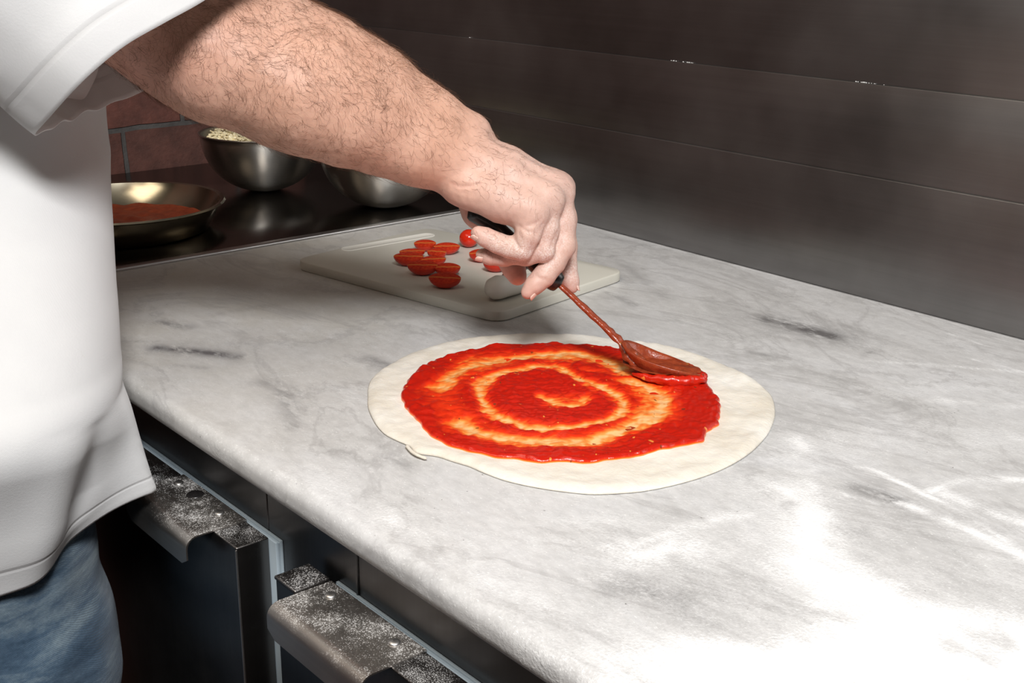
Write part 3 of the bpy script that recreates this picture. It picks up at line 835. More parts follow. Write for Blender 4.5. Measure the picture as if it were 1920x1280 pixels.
# ------------------------------------------------------------------ small knives on the board
k0, k1 = G(930, 546, .922), G(1075, 505, .920)
kn = empty('white_handled_knife', (k0[0], k0[1], .912), 'small knife with a thick white plastic handle on the cutting board', 'knife')
kd = (k1 - k0); kd[2] = 0; kl = np.linalg.norm(kd); kd /= kl; kside = np.array([-kd[1], kd[0], 0])
kp = [np.array([*(k0 + kd * t_)[:2], .9122 + r_]) for t_, r_ in ((-.0125, .0134), (-.0105, .0134), (-.005, .0135), (.004, .0136), (.015, .0124), (.03, .0098), (.055, .0092), (.08, .0088))]
v_, f_ = tube(kp, [.0012, .0078, .0120, .0134, .0122, .0104, .0092, .0082], 26, 1.0)
mesh_np('handle', v_, f_, M_KNIFE_W, kn)
def blade(p, d, L, wd, name, parent, z=.9125):
    s_ = np.array([-d[1], d[0], 0]); bm = bmesh.new()
    out = [(0, -wd / 2), (L * .7, -wd / 2), (L, wd * .45), (L * .6, wd / 2), (0, wd / 2)]
    lo = [bm.verts.new(p + d * a + s_ * b + np.array([0, 0, z - p[2]])) for a, b in out]
    hi = [bm.verts.new(p + d * a + s_ * b + np.array([0, 0, z + .0014 - p[2]])) for a, b in out]
    bm.faces.new(lo[::-1]); bm.faces.new(hi)
    for i in range(5): bm.faces.new((lo[i], lo[(i + 1) % 5], hi[(i + 1) % 5], hi[i]))
    return mesh_bm(name, bm, M_BODY, parent, smooth=False)
blade(np.array([*(k0 + kd * .078)[:2], .92]), kd, .07, .014, 'blade', kn, .9205)
k2 = G(926, 527, .913); k3 = G(1010, 488, .913); kd2 = k2 - k3; kd2[2] = 0; kd2 /= np.linalg.norm(kd2)
kn2 = empty('dark_steel_knife', (k3[0], k3[1], .912), 'dark steel knife tip showing just behind the white knife handle', 'knife')
blade(np.array([*k3[:2], .913]), kd2, np.linalg.norm((k2 - k3)[:2]), .013, 'blade', kn2)
v_, f_ = tube([np.array([*(k3 - kd2 * t_)[:2], .919]) for t_ in (-.006, 0, .04, .075, .08)], [.004, .0058, .0062, .006, .003], 20, 1.0)
mesh_np('handle', v_, f_, M_BLACK, kn2)

# ------------------------------------------------------------------ mixing bowls and pan
def bowl_profile(Rr, H, t_=.0016, foot=.42):
    out = []
    n = 22
    for i in range(n + 1):
        a = math.pi / 2 * i / n; r = Rr * (math.sin(a)) ** .92; z = H * (1 - math.cos(a)) 
        if r < Rr * foot * .9 and False: z = 0
        out.append((r, z))
    z0 = H * .02
    o = [(0, 0)] + [(r, max(0, (z - z0) * H / (H - z0))) for r, z in out[3:]]
    o += [(Rr + .0022, H + .0006), (Rr + .0024, H + .002), (Rr + .0008, H + .0030), (Rr - .0010, H + .002)]
    inn = [(max(0, r - t_), max(t_, z + t_ * .3)) for r, z in o[1:-4]][::-1]
    return o + inn + [(0, t_)]
def bowl(loc, Rr, H, label):
    e = empty('mixing_bowl', (loc[0], loc[1], .9), label, 'bowl', 'steel mixing bowls on the side counter')
    mesh_bm('bowl_shell', lathe(bowl_profile(Rr, H), 96, (loc[0], loc[1], .9002)), M_BOWL, e)
    return e
B1, B2 = (-1.745, .957), (-1.527, 1.040)
bowl(B1, .0965, .089, 'steel mixing bowl heaped with shredded pale cheese by the brick wall')
bowl(B2, .0975, .089, 'steel mixing bowl with smears of flour nearest the cutting board')
def shreds(name, loc, zc, Rr, hgt, n, mat, label, cat, seed, ln=.016):
    r = np.random.default_rng(seed); V = []; Fc = []
    # mound under the shreds
    m = 24
    V.append((loc[0], loc[1], zc + hgt * .9))
    for j in range(1, 7):
        for i in range(m):
            k = j / 6; V.append((loc[0] + Rr * k * math.cos(2 * math.pi * i / m), loc[1] + Rr * k * math.sin(2 * math.pi * i / m), zc + hgt * .9 * (1 - k * k) - (.008 if j == 6 else 0)))
    Fc += [(0, 1 + i, 1 + (i + 1) % m) for i in range(m)]
    for j in range(5): Fc += [(1 + j * m + i, 1 + (j + 1) * m + i, 1 + (j + 1) * m + (i + 1) % m, 1 + j * m + (i + 1) % m) for i in range(m)]
    for _ in range(n):
        k = math.sqrt(r.uniform(0, .93)); a = r.uniform(0, 2 * math.pi)
        c = np.array([loc[0] + Rr * k * math.cos(a), loc[1] + Rr * k * math.sin(a), zc + hgt * (1 - k * k) + r.uniform(-.001, .004)])
        d = r.normal(size=3); d[2] *= .35; d /= np.linalg.norm(d); s = np.cross(d, [0, 0, 1]); s /= np.linalg.norm(s); u = np.cross(s, d)
        L = r.uniform(.5, 1) * ln / 2; w_ = .0013
        b = len(V); bend = r.uniform(-.003, .003)
        for q_ in (-1, 0, 1):
            for (x, y) in ((-1, -1), (1, -1), (1, 1), (-1, 1)):
                V.append(tuple(c + d * L * q_ + s * (w_ * x + (bend if q_ == 0 else 0)) + u * w_ * .7 * y))
        for q_ in range(2):
            for e in range(4): Fc.append((b + q_ * 4 + e, b + q_ * 4 + (e + 1) % 4, b + (q_ + 1) * 4 + (e + 1) % 4, b + (q_ + 1) * 4 + e))
        Fc += [(b, b + 1, b + 2, b + 3)[::-1], (b + 8, b + 9, b + 10, b + 11)]
    o = mesh_np(name, V, Fc, mat, smooth=False)
    return tag(o, label, cat, kind='stuff')
shreds('shredded_cheese', B1, .978, .086, .032, 1700, M_CHEESE, 'pale shredded cheese heaped in the steel bowl by the brick wall', 'cheese', 3)
shreds('shredded_greens', B2, .972, .083, .018, 700, M_GREENS, 'pale green shredded vegetable in the second steel bowl behind the arm', 'vegetables', 4, .02)
pcn = G(226, 378, .94)[:2]
pe = empty('sauce_pan', (pcn[0], pcn[1], .9), 'wide shallow steel pan with a rolled rim and red sauce by the shirt', 'pan')
PR, PH = .138, .040
prof = [(0, .0), (PR * .78, 0), (PR * .84, .003), (PR * .965, PH * .9), (PR * .975, PH * .95), (PR, PH * .93), (PR + .002, PH * .97), (PR, PH + .001), (PR * .965, PH), (PR * .95, PH * .9), (PR * .82, .0052), (PR * .77, .0018), (0, .0018)]
mesh_bm('pan_shell', lathe(prof, 110, (pcn[0], pcn[1], .9002)), steel('pan_steel', (.50, .45, .34), .18, (90, 90, 900), scratch=.04), pe, sharp=50)
nzp = make_noise(51, 2, 30.)
V = [(pcn[0], pcn[1], .9122)]; m = 90
for j in range(1, 21):
    for i in range(m):
        r_ = PR * .855 * j / 20; x = pcn[0] + r_ * math.cos(2 * math.pi * i / m); y = pcn[1] + r_ * math.sin(2 * math.pi * i / m)
        V.append((x, y, .9122 + .0007 * float(nzp(np.array([x, y])))))
Fc = [(0, 1 + i, 1 + (i + 1) % m) for i in range(m)]
for j in range(19): Fc += [(1 + j * m + i, 1 + (j + 1) * m + i, 1 + (j + 1) * m + (i + 1) % m, 1 + j * m + (i + 1) % m) for i in range(m)]
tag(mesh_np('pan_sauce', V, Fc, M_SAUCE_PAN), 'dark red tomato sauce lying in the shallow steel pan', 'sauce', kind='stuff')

# ================================================================== person
# signed distance modelling with surface nets
class SDF:
    def __init__(s, lo, hi, h):
        s.lo = np.array(lo, float); s.h = h
        s.n = np.ceil((np.array(hi) - s.lo) / h).astype(int) + 1
        s.F = np.full(s.n, .06, np.float32)
    def axes(s, a, b):
        a = np.maximum(np.floor((np.asarray(a) - s.lo) / s.h).astype(int), 0)
        b = np.minimum(np.ceil((np.asarray(b) - s.lo) / s.h).astype(int) + 1, s.n)
        return a, b
def cone_sdf(X, Y, Z, a, b, ra, rb):
    ab = b - a; L2 = float(ab @ ab)
    px, py, pz_ = X - a[0], Y - a[1], Z - a[2]
    t = np.clip((px * ab[0] + py * ab[1] + pz_ * ab[2]) / L2, 0, 1)
    d = np.sqrt((px - t * ab[0]) ** 2 + (py - t * ab[1]) ** 2 + (pz_ - t * ab[2]) ** 2)
    tt = t * t * (3 - 2 * t) * .4 + t * .6
    return d - (ra + (rb - ra) * tt)
def smin(a, b, k):
    h = np.maximum(k - np.abs(a - b), 0) / k
    return np.minimum(a, b) - h * h * k * .25
def chain_into(S_, arr, pts, k, cap=.06):
    """pts: list of (pos, r)"""
    for (a, ra), (b, rb) in zip(pts[:-1], pts[1:]):
        a = np.asarray(a, float); b = np.asarray(b, float); m_ = max(ra, rb) + k + .01
        i0, i1 = S_.axes(np.minimum(a, b) - m_, np.maximum(a, b) + m_)
        if np.any(i1 <= i0): continue
        ax_ = [S_.lo[q] + S_.h * np.arange(i0[q], i1[q], dtype=np.float32) for q in range(3)]
        X, Y, Z = ax_[0][:, None, None], ax_[1][None, :, None], ax_[2][None, None, :]
        d = cone_sdf(X.astype(np.float32), Y.astype(np.float32), Z.astype(np.float32), a.astype(np.float32), b.astype(np.float32), ra, rb)
        sl = tuple(slice(i0[q], i1[q]) for q in range(3))
        arr[sl] = smin(arr[sl], d, k)
def nets(Fd, lo, h):
    ins = Fd < 0
    c = [ins[i:ins.shape[0] - 1 + i, j:ins.shape[1] - 1 + j, k:ins.shape[2] - 1 + k] for i in (0, 1) for j in (0, 1) for k in (0, 1)]
    allin = c[0].copy(); anyin = c[0].copy()
    for q in c[1:]: allin &= q; anyin |= q
    act = anyin & ~allin; ids = np.argwhere(act); N = len(ids)
    cmap = np.full(act.shape, -1, np.int32); cmap[act] = np.arange(N)
    off = np.array([(i, j, k) for i in (0, 1) for j in (0, 1) for k in (0, 1)])
    vals = np.stack([Fd[ids[:, 0] + o[0], ids[:, 1] + o[1], ids[:, 2] + o[2]] for o in off], 1).astype(float)
    sm = np.zeros((N, 3)); ct = np.zeros(N)
    for a in range(8):
        for b in range(a + 1, 8):
            if np.abs(off[a] - off[b]).sum() != 1: continue
            va, vb = vals[:, a], vals[:, b]; m_ = (va < 0) != (vb < 0)
            t = np.where(m_, va / np.where(m_, va - vb, 1), 0)
            p = off[a] + t[:, None] * (off[b] - off[a]); sm[m_] += p[m_]; ct[m_] += 1
    V = lo + h * (ids + sm / ct[:, None])
    Fs = []
    for ax_ in range(3):
        o = [0, 0, 0]; o[ax_] = 1
        A = ins[:ins.shape[0] - o[0], :ins.shape[1] - o[1], :ins.shape[2] - o[2]]; B = ins[o[0]:, o[1]:, o[2]:]
        e = np.argwhere(A != B); u, v = (ax_ + 1) % 3, (ax_ + 2) % 3
        e = e[(e[:, u] > 0) & (e[:, v] > 0) & (e[:, u] < cmap.shape[u]) & (e[:, v] < cmap.shape[v])]
        def cell(du, dv):
            q = e.copy(); q[:, u] -= du; q[:, v] -= dv; return cmap[q[:, 0], q[:, 1], q[:, 2]]
        quad = np.stack([cell(0, 0), cell(1, 0), cell(1, 1), cell(0, 1)], 1)
        flip = ~A[e[:, 0], e[:, 1], e[:, 2]]
        quad[flip] = quad[flip][:, ::-1]
        Fs.append(quad)
    return V, np.vstack(Fs)
def relax(V, Fq, n=1, lam=.5):
    for _ in range(n):
        s = np.zeros_like(V); c = np.zeros(len(V))
        for a, b in ((0, 1), (1, 2), (2, 3), (3, 0)):
            np.add.at(s, Fq[:, a], V[Fq[:, b]]); np.add.at(s, Fq[:, b], V[Fq[:, a]])
            np.add.at(c, Fq[:, a], 1); np.add.at(c, Fq[:, b], 1)
        V = V + lam * (s / np.maximum(c, 1)[:, None] - V)
    return V
def vnormals(V, Fq):
    n = np.cross(V[Fq[:, 2]] - V[Fq[:, 0]], V[Fq[:, 3]] - V[Fq[:, 1]]); N = np.zeros_like(V)
    for k in range(4): np.add.at(N, Fq[:, k], n)
    return N / np.maximum(np.linalg.norm(N, axis=1), 1e-12)[:, None]

mm = .001
def C_(lst): return [(W(x, y, d), r * mm) for x, y, d, r in lst]
SH = np.array([-1.05, .24, 1.42])           # right shoulder
forearm_A = C_([(300, 10, 1.065, 45), (380, 55, 1.07, 49), (520, 112, 1.09, 50), (610, 145, 1.105, 45), (700, 182, 1.12, 37), (800, 230, 1.135, 26), (868, 262, 1.148, 20.5)])
forearm_B = C_([(310, 62, 1.045, 41), (400, 112, 1.05, 44), (560, 180, 1.07, 41), (660, 222, 1.09, 34), (740, 262, 1.11, 25), (800, 288, 1.12, 21), (852, 306, 1.132, 20)])
upper = [(W(305, 35, 1.055), .049), (W(200, -40, 1.02), .050), (SH * .45 + W(200, -40, 1.02) * .55, .053), (SH, .06)]
meta = [C_([(872, 345, 1.126, 15), (940, 366, 1.118, 13.5), (1000, 390, 1.112, 12)]),
        C_([(870, 322, 1.132, 15), (950, 345, 1.128, 14), (1028, 372, 1.124, 12)]),
        C_([(872, 292, 1.142, 15), (950, 320, 1.140, 14), (1044, 356, 1.140, 11.5)]),
        C_([(878, 275, 1.152, 16), (950, 306, 1.156, 13.5), (1045, 347, 1.160, 11)]),
        C_([(868, 346, 1.130, 14), (905, 362, 1.122, 14), (943, 379, 1.118, 14), (985, 392, 1.113, 13)])]
fingers = [C_([(985, 385, 1.112, 12.5), (1001, 398, 1.112, 12), (990, 440, 1.112, 10.2), (979, 467, 1.117, 9.2), (955, 463, 1.119, 8.6), (930, 455, 1.120, 8.2), (908, 444, 1.119, 7.8), (895, 436, 1.118, 6.2)]),
           C_([(1010, 368, 1.124, 12), (1030, 378, 1.124, 12), (1027, 430, 1.124, 10.3), (1019, 469, 1.127, 9.3), (985, 480, 1.132, 8.0), (945, 483, 1.136, 7.4), (918, 480, 1.137, 6.9), (902, 477, 1.137, 5.4)]),
           C_([(1030, 352, 1.140, 12), (1049, 362, 1.140, 12), (1056, 415, 1.141, 11.2), (1056, 462, 1.141, 10.6), (1040, 492, 1.139, 9.6), (1020, 517, 1.136, 9.0), (1003, 534, 1.135, 8.2), (990, 548, 1.135, 6.6)]),
           C_([(1030, 345, 1.160, 12), (1050, 356, 1.160, 12), (1060, 410, 1.166, 10.4), (1063, 462, 1.174, 9.6), (1063, 490, 1.177, 8.6), (1064, 508, 1.178, 8.0), (1070, 528, 1.178, 7.2), (1073, 540, 1.178, 5.6)]),
           C_([(880, 362, 1.160, 15), (895, 398, 1.168, 14), (925, 437, 1.176, 11), (948, 478, 1.178, 10.3), (962, 500, 1.176, 10.2), (970, 518, 1.174, 8.6)])]
lo = np.array([-1.16, .34, .975]); hi = np.array([-.79, .87, 1.36])
allp = np.array([p for ch in [forearm_A, forearm_B, upper[:2]] + meta + fingers for p, r in ch])
lo = allp.min(0) - .062; hi = allp.max(0) + .062
S_ = SDF(lo, hi, .0017)
base = S_.F.copy()
chain_into(S_, base, forearm_A, .03); chain_into(S_, base, forearm_B, .03); chain_into(S_, base, upper, .03)
for m_ in meta: chain_into(S_, base, m_, .012)
for (a, b) in ((forearm_A[-1], meta[3][0]), (forearm_A[-1], meta[2][0]), (forearm_B[-1], meta[0][0]), (forearm_B[-1], meta[1][0])): chain_into(S_, base, [a, b], .016)
# tendons and knuckle heads on the back of the hand
for ch in (C_([(885, 262, 1.128, 5), (960, 308, 1.128, 5), (1040, 345, 1.131, 5)]), C_([(890, 290, 1.116, 5), (960, 325, 1.116, 4.5), (1026, 360, 1.114, 5)])): chain_into(S_, base, ch, .012)
chain_into(S_, base, C_([(1046, 346, 1.148, 9.5), (1053, 350, 1.150, 9.5)]), .012)
chain_into(S_, base, C_([(972, 394, 1.119, 11), (988, 412, 1.117, 11)]), .010)
total = None
for f in fingers:
    a = np.full(base.shape, .06, np.float32); chain_into(S_, a, f, .006)
    a = smin(base, a, .009)
    total = a if total is None else smin(total, a, .0022)
V, Fq = nets(total, S_.lo, S_.h)
del total, base, a
V = relax(V, Fq, 2, .5)
# keep the connected arm: drop open end beyond the upper arm is hidden in the sleeve
N = vnormals(V, Fq)
# ---- creases where the joints fold and at the wrist
me_t = BVHTree.FromPolygons([Vector(v) for v in V], [tuple(f) for f in Fq.tolist()])
def on_skin(px, py):
    d = Vector(W(px, py, 1.0) - CAM).normalized(); h = me_t.ray_cast(Vector(CAM), d)
    return np.array(h[0]) if h[0] is not None else None
def crz(x, y): return (820 + x / 3.557, 240 + y / 3.557)
creases = [([(95, 372), (150, 392), (215, 388), (275, 370)], .9, 1.7), ([(90, 390), (130, 420), (190, 435)], .35, 1.4),
           ([(548, 655), (600, 690), (660, 705)], .9, 1.5), ([(590, 655), (650, 640), (690, 610)], .6, 1.5), ([(505, 740), (530, 775), (545, 800)], 1.0, 1.5), ([(545, 660), (548, 700), (560, 730)], .7, 1.2),
           ([(398, 712), (405, 745), (398, 775)], .5, 1.3), ([(700, 640), (650, 730), (615, 830)], .5, 2.0), ([(830, 600), (800, 700), (760, 800)], .6, 2.0),
           ([(655, 975), (680, 1000), (720, 1010)], .6, 1.4), ([(420, 430), (400, 520)], .2, 2.), ([(480, 470), (455, 570)], .2, 2.), ([(540, 500), (520, 600)], .2, 2.)]
disp = np.zeros(len(V))
for pts, dep, sg in creases:
    q_ = [on_skin(*crz(*p)) for p in pts]; q_ = [p for p in q_ if p is not None]
    if len(q_) < 2: continue
    d = poly_dist(V, q_); disp = np.maximum(disp, 1.5 * dep * mm * np.exp(-(d / (sg * mm)) ** 2))
nzA = make_noise(61, 3, 25.); nzB = make_noise(62, 3, 120.)
V = V - N * disp[:, None] + N * (.00035 * nzA(V) + .00008 * nzB(V))[:, None]
# pinkness at fingertips, knuckles, palm heel; flour on the fingers
pink = np.clip(disp * 330, 0, 1); dust = np.zeros(len(V))
def spot(arr, p, r, s): np.maximum(arr, s * np.exp(-(np.linalg.norm(V - p, axis=1) / r) ** 2), out=arr)
for f in fingers:
    spot(pink, f[-1][0], .016, 1.0)
spot(pink, fingers[4][-2][0], .025, 1.2); spot(pink, W(1050, 345, 1.14), .02, .6); spot(pink, W(860, 370, 1.14), .03, .6); spot(pink, W(280, 90, 1.03), .05, .8)
for p, r, s in [(W(985, 480, 1.11), .014, .9), (W(1028, 482, 1.12), .012, .9), (W(930, 470, 1.115), .014, .55), (W(960, 478, 1.115), .016, .7), (W(1060, 400, 1.13), .03, .3), (W(1040, 440, 1.115), .022, .5), (W(1070, 500, 1.17), .016, .6), (W(1010, 310, 1.14), .02, .3)]: spot(dust, p, r, s)
pale = np.clip(((V - W(862, 285, 1.14)) @ (lambda q: q / np.linalg.norm(q))(W(862, 285, 1.14) - W(300, 40, 1.055))) / .05 + .3, 0, 1)
armV, armF = V, Fq

TC = np.array([-1.215, .235])                # torso axis
def TCY(z): return float(np.interp(z, [.816, .92, 1.0, 1.10, 1.2, 1.46], [.258, .268, .30, .345, .36, .33]))
nth = 240; TH = np.linspace(-math.pi, math.pi, nth, endpoint=False)
# silhouette of the belly side as height -> half sizes and centre of the body section
sec = [(1.46, .16, .085, 0, 0), (1.40, .165, .10, 0, 0), (1.30, .15, .11, 0, 0), (1.20, .148, .115, 0, 0), (1.10, .150, .118, 0, 0), (1.02, .160, .125, 0, 0), (.95, .172, .132, 0, 0), (.90, .176, .135, 0, 0), (.86, .178, .137, 0, 0), (.816, .180, .138, 0, 0)]
sz = np.array([s[0] for s in sec])[::-1]; sa = np.array([s[1] for s in sec])[::-1]; sb = np.array([s[2] for s in sec])[::-1]
tgt_y = np.array([215, 300, 400, 500, 600, 700, 745, 790, 840, 900, 1000, 1100]); tgt_x = np.array([190, 199, 210, 221, 226, 231, 230, 222, 212, 208, 200, 190])
zs = np.concatenate([np.linspace(.786, .95, 56), np.linspace(.955, 1.46, 90)])
ctr = []
lat = R[:, 0]
for z in zs:
    a, b = np.interp(z, sz, sa), np.interp(z, sz, sb); cx = TC[0]
    for _ in range(12):
        ring = np.stack([cx + a * np.cos(TH), TCY(z) + b * np.sin(TH), np.full(nth, z)], -1)
        px, py, _d = PROJ(ring); e = px - np.interp(py, tgt_y, tgt_x); m_ = np.argmax(e)
        cx -= e[m_] * _d[m_] / F / lat[0] * .8
    ctr.append(cx)
ctr = np.array(ctr); kk = np.ones(15) / 15; ctr = np.convolve(np.pad(ctr, 7, mode='edge'), kk, 'valid')
c12 = float(np.interp(1.20, zs, ctr)); ctr[zs > 1.20] = c12 + (-1.20 - c12) * np.clip((zs[zs > 1.20] - 1.20) / .25, 0, 1)
def TCX(z): return float(np.interp(z, zs, ctr))

# ---- rest of the body, coarser, same surface family
lo2 = np.array([-1.62, -.02, .0]); hi2 = np.array([-.82, .66, 1.86])
S2 = SDF(lo2, hi2, .009); B = S2.F
def cw(*l): return [(np.array(p), r) for p, r in l]
def tz(dx, dy, z): return (TCX(z) + dx, TCY(z) - (0.03 if z < .95 else 0) + dy, z)
JX = -1.112
def leg_x(s): return JX + (.085 if s > 0 else -.12)
for s in (-1, 1):
    chain_into(S2, B, cw(((leg_x(s) + .05 * -s, .245, .93), .06), (tz(.045 * s, 0, 1.0), .058), (tz(.045 * s, 0, 1.10), .060), (tz(.055 * s, 0, 1.28), .068), (tz(.07 * s, -.005, 1.38), .065)), .05)
chain_into(S2, B, cw((SH, .06), (tz(0, -.01, 1.44), .07), (np.array([-1.36, .27, 1.42]), .06)), .06)
LS = np.array([-1.37, .27, 1.42])
chain_into(S2, B, cw((LS, .055), (LS + [-.03, -.03, -.28], .045), (LS + [-.03, -.02, -.50], .028)), .03)
chain_into(S2, B, cw((LS + [-.03, -.02, -.50], .028), (LS + [-.03, -.01, -.56], .034), (LS + [-.02, 0, -.60], .028)), .02)
for k in range(4): chain_into(S2, B, cw((LS + [-.03, -.03 + .017 * k, -.60], .010), (LS + [-.02, -.03 + .018 * k, -.66 - .006 * (1 - abs(k - 1.5))], .009)), .006)
chain_into(S2, B, cw((LS + [-.02, .03, -.55], .011), (LS + [-.005, .05, -.61], .010)), .012)
chain_into(S2, B, cw((tz(0, 0, 1.44), .06), (tz(0, .02, 1.56), .056)), .04)                        # neck
chain_into(S2, B, cw((tz(0, .045, 1.60), .062), (tz(0, .035, 1.70), .082)), .05)                     # skull
chain_into(S2, B, cw((tz(0, .10, 1.585), .03), (tz(0, .115, 1.57), .022)), .03)                      # jaw
chain_into(S2, B, cw((tz(0, .12, 1.67), .010), (tz(0, .145, 1.635), .014)), .012)                    # nose
for s in (-1, 1): chain_into(S2, B, cw((tz(.083 * s, .03, 1.67), .012), (tz(.085 * s, .03, 1.64), .009)), .008)
for s in (-1, 1):
    jx = leg_x(s)
    chain_into(S2, B, cw(((jx - .045 * s, .245, .92), .065), ((jx, .255, .72), .070), ((jx, .25, .48), .055)), .03)
    chain_into(S2, B, cw(((jx, .25, .48), .055), ((jx, .24, .32), .052), ((jx, .24, .09), .036)), .03)
V2, F2 = nets(B, S2.lo, S2.h); V2 = relax(V2, F2, 2)
dfar = np.zeros(len(V2))
Vb = np.vstack([armV, V2]); Fb = np.vstack([armF, F2 + len(armV)])
body = mesh_np('person', Vb, Fb, M_SKIN)
tag(body, 'person in white shirt and blue jeans reaching over the counter, spreading sauce with a spoon', 'person')
attr(body, 'pink', np.concatenate([pink, np.full(len(V2), .1)])); attr(body, 'pale', np.concatenate([pale, np.zeros(len(V2))])); attr(body, 'dust', np.concatenate([dust, np.zeros(len(V2))]))

# ---- finger nails
def nail(c, tipdir, nrm, r, wd, ln):
    t_ = tipdir / np.linalg.norm(tipdir); n_ = nrm - (nrm @ t_) * t_; n_ /= np.linalg.norm(n_); s_ = np.cross(t_, n_)
    V = []; nu_, nv_ = 12, 12; th_ = .0006
    for lay in (0, 1):
        for j in range(nv_ + 1):
            for i in range(nu_ + 1):
                u_ = i / nu_ * 2 - 1; v = j / nv_
                wv = wd * .5 * (1 - .12 * (1 - v)) * (1 if v < .75 else math.sqrt(max(0.02, 1 - ((v - .75) / .27) ** 2)))
                if v < .2: wv *= math.sqrt(max(.1, 1 - ((.2 - v) / .22) ** 2))
                a = u_ * wv / r
                rr = r + .0003 - lay * th_ - .10 * r * (v - .4) ** 2
                V.append(c + t_ * (ln * (v - .45)) + n_ * rr * math.cos(a) + s_ * rr * math.sin(a))
    m_ = (nu_ + 1) * (nv_ + 1); Fc = []
    for j in range(nv_):
        for i in range(nu_):
            a = j * (nu_ + 1) + i; q_ = (a, a + 1, a + nu_ + 2, a + nu_ + 1); Fc += [q_, tuple(x + m_ for x in q_)[::-1]]
    bd = [i for i in range(nu_ + 1)] + [(j + 1) * (nu_ + 1) - 1 for j in range(1, nv_ + 1)] + [nv_ * (nu_ + 1) + i for i in range(nu_ - 1, -1, -1)] + [j * (nu_ + 1) for j in range(nv_ - 1, 0, -1)]
    for a, b in zip(bd, bd[1:] + bd[:1]): Fc.append((b, a, a + m_, b + m_))
    return mesh_np('fingernail', V, Fc, M_NAIL, body)
def cvec(x, y, z): return R @ np.array([x, -y, z])      # right, down, towards viewer
for f, nv, wd, ln in ((0, (-.55, .75, .45), 8.5, 9.5), (1, (-.1, .9, .45), 9, 11), (2, (.55, .75, .25), 10, 10), (3, (.95, .1, .15), 9, 10)):
    tipc, dc = fingers[f][-1][0], fingers[f][-2][0]; rr = (fingers[f][-1][1] + fingers[f][-2][1]) / 2
    nail(tipc * .8 + dc * .2, tipc - dc, cvec(*nv), rr + .0002, wd * mm, ln * mm)

# ---- arm hair
tri = armF; cen = armV[tri].mean(1); ar = np.linalg.norm(np.cross(armV[tri[:, 2]] - armV[tri[:, 0]], armV[tri[:, 3]] - armV[tri[:, 1]]), axis=1)
Nf = vnormals(armV, armF)[tri].mean(1); Nf /= np.linalg.norm(Nf, axis=1)[:, None]
EL, WR = W(300, 40, 1.055), W(862, 285, 1.14); axd = (WR - EL); AL = np.linalg.norm(axd); axd /= AL
tt = (cen - EL) @ axd / AL
under = (Nf @ cvec(.35, .94, 0))          # surface looking down: nearly bare
dens = np.clip((1.02 - tt) / .25, 0, 1) * np.clip((tt + .25) / .25, 0, 1)
handm = np.clip(1 - np.abs(tt - 1.12) / .22, 0, 1) * (tt > .95) * (Nf @ cvec(.2, -.9, .4) > .15) * .55
dens = np.maximum(dens * np.clip(1.15 - .55 * (under > .35) - .35 * (tt > .75), .15, 1), handm)
pr_ = ar * dens; pr_ /= pr_.sum(); NH = 9500
pick = RNG.choice(len(tri), NH, p=pr_); k_ = RNG.dirichlet((1, 1, 1, 1), NH)
root = (armV[tri[pick]] * k_[..., None]).sum(1); nn = Nf[pick]
sw = [make_noise(70 + i, 3, 22.) for i in range(3)]; swl = [make_noise(80 + i, 3, 60.) for i in range(3)]
flow = axd[None] * .55 + cvec(-.1, .75, 0)[None] * .7
flow = flow + np.stack([s_(root) for s_ in sw], -1) * .40 + np.stack([s_(root) for s_ in swl], -1) * .22 + RNG.normal(size=(NH, 3)) * .28
SEG = 7; Lh_ = RNG.uniform(.009, .022, NH) * np.where(tt[pick] > .95, .65, 1)
P = root - nn * .0003; d = flow - (flow * nn).sum(1)[:, None] * nn; d /= np.linalg.norm(d, axis=1)[:, None]
curl = RNG.normal(size=NH) * .30 + sw[0](root) * .12
pts = [P]; dirs = []
lift = RNG.uniform(.12, .45, NH)
for s_ in range(SEG):
    up_ = (lift * (1 - 1.3 * s_ / SEG))[:, None]
    dd = d + nn * up_; dd /= np.linalg.norm(dd, axis=1)[:, None]; dirs.append(dd)
    P = P + dd * (Lh_ / SEG)[:, None]; pts.append(P)
    b_ = np.cross(nn, d); d = d + b_ * curl[:, None]; d /= np.linalg.norm(d, axis=1)[:, None]
dirs.append(dirs[-1])
HV = []
for s_ in range(SEG + 1):
    rad_ = (.000085 * (1 - .75 * s_ / SEG)); sd = np.cross(dirs[s_], nn); sd /= np.linalg.norm(sd, axis=1)[:, None]; u_ = np.cross(sd, dirs[s_])
    for a in (0, 2.094, 4.189): HV.append(pts[s_] + (sd * math.cos(a) + u_ * math.sin(a)) * rad_)
HV = np.stack(HV, 1).reshape(-1, 3); nb = (SEG + 1) * 3; f0 = []
for s_ in range(SEG):
    for k in range(3): f0.append((s_ * 3 + k, s_ * 3 + (k + 1) % 3, (s_ + 1) * 3 + (k + 1) % 3, (s_ + 1) * 3 + k))
HF = (np.array(f0)[None] + (np.arange(NH) * nb)[:, None, None]).reshape(-1, 4)
tag(mesh_np('arm_hair', HV, HF, M_HAIR, body), kind='stuff')

# ---- hair on the head
bm = bmesh.new(); bmesh.ops.create_uvsphere(bm, u_segments=32, v_segments=20, radius=.091)
for v in list(bm.verts):
    if v.co.z < -.02 and v.co.y > -.02: bm.verts.remove(v)
hc = Vector(tz(0, .028, 1.705))
for v in bm.verts: v.co = v.co + hc
mesh_bm('head_hair', bm, M_HEADHAIR, body)

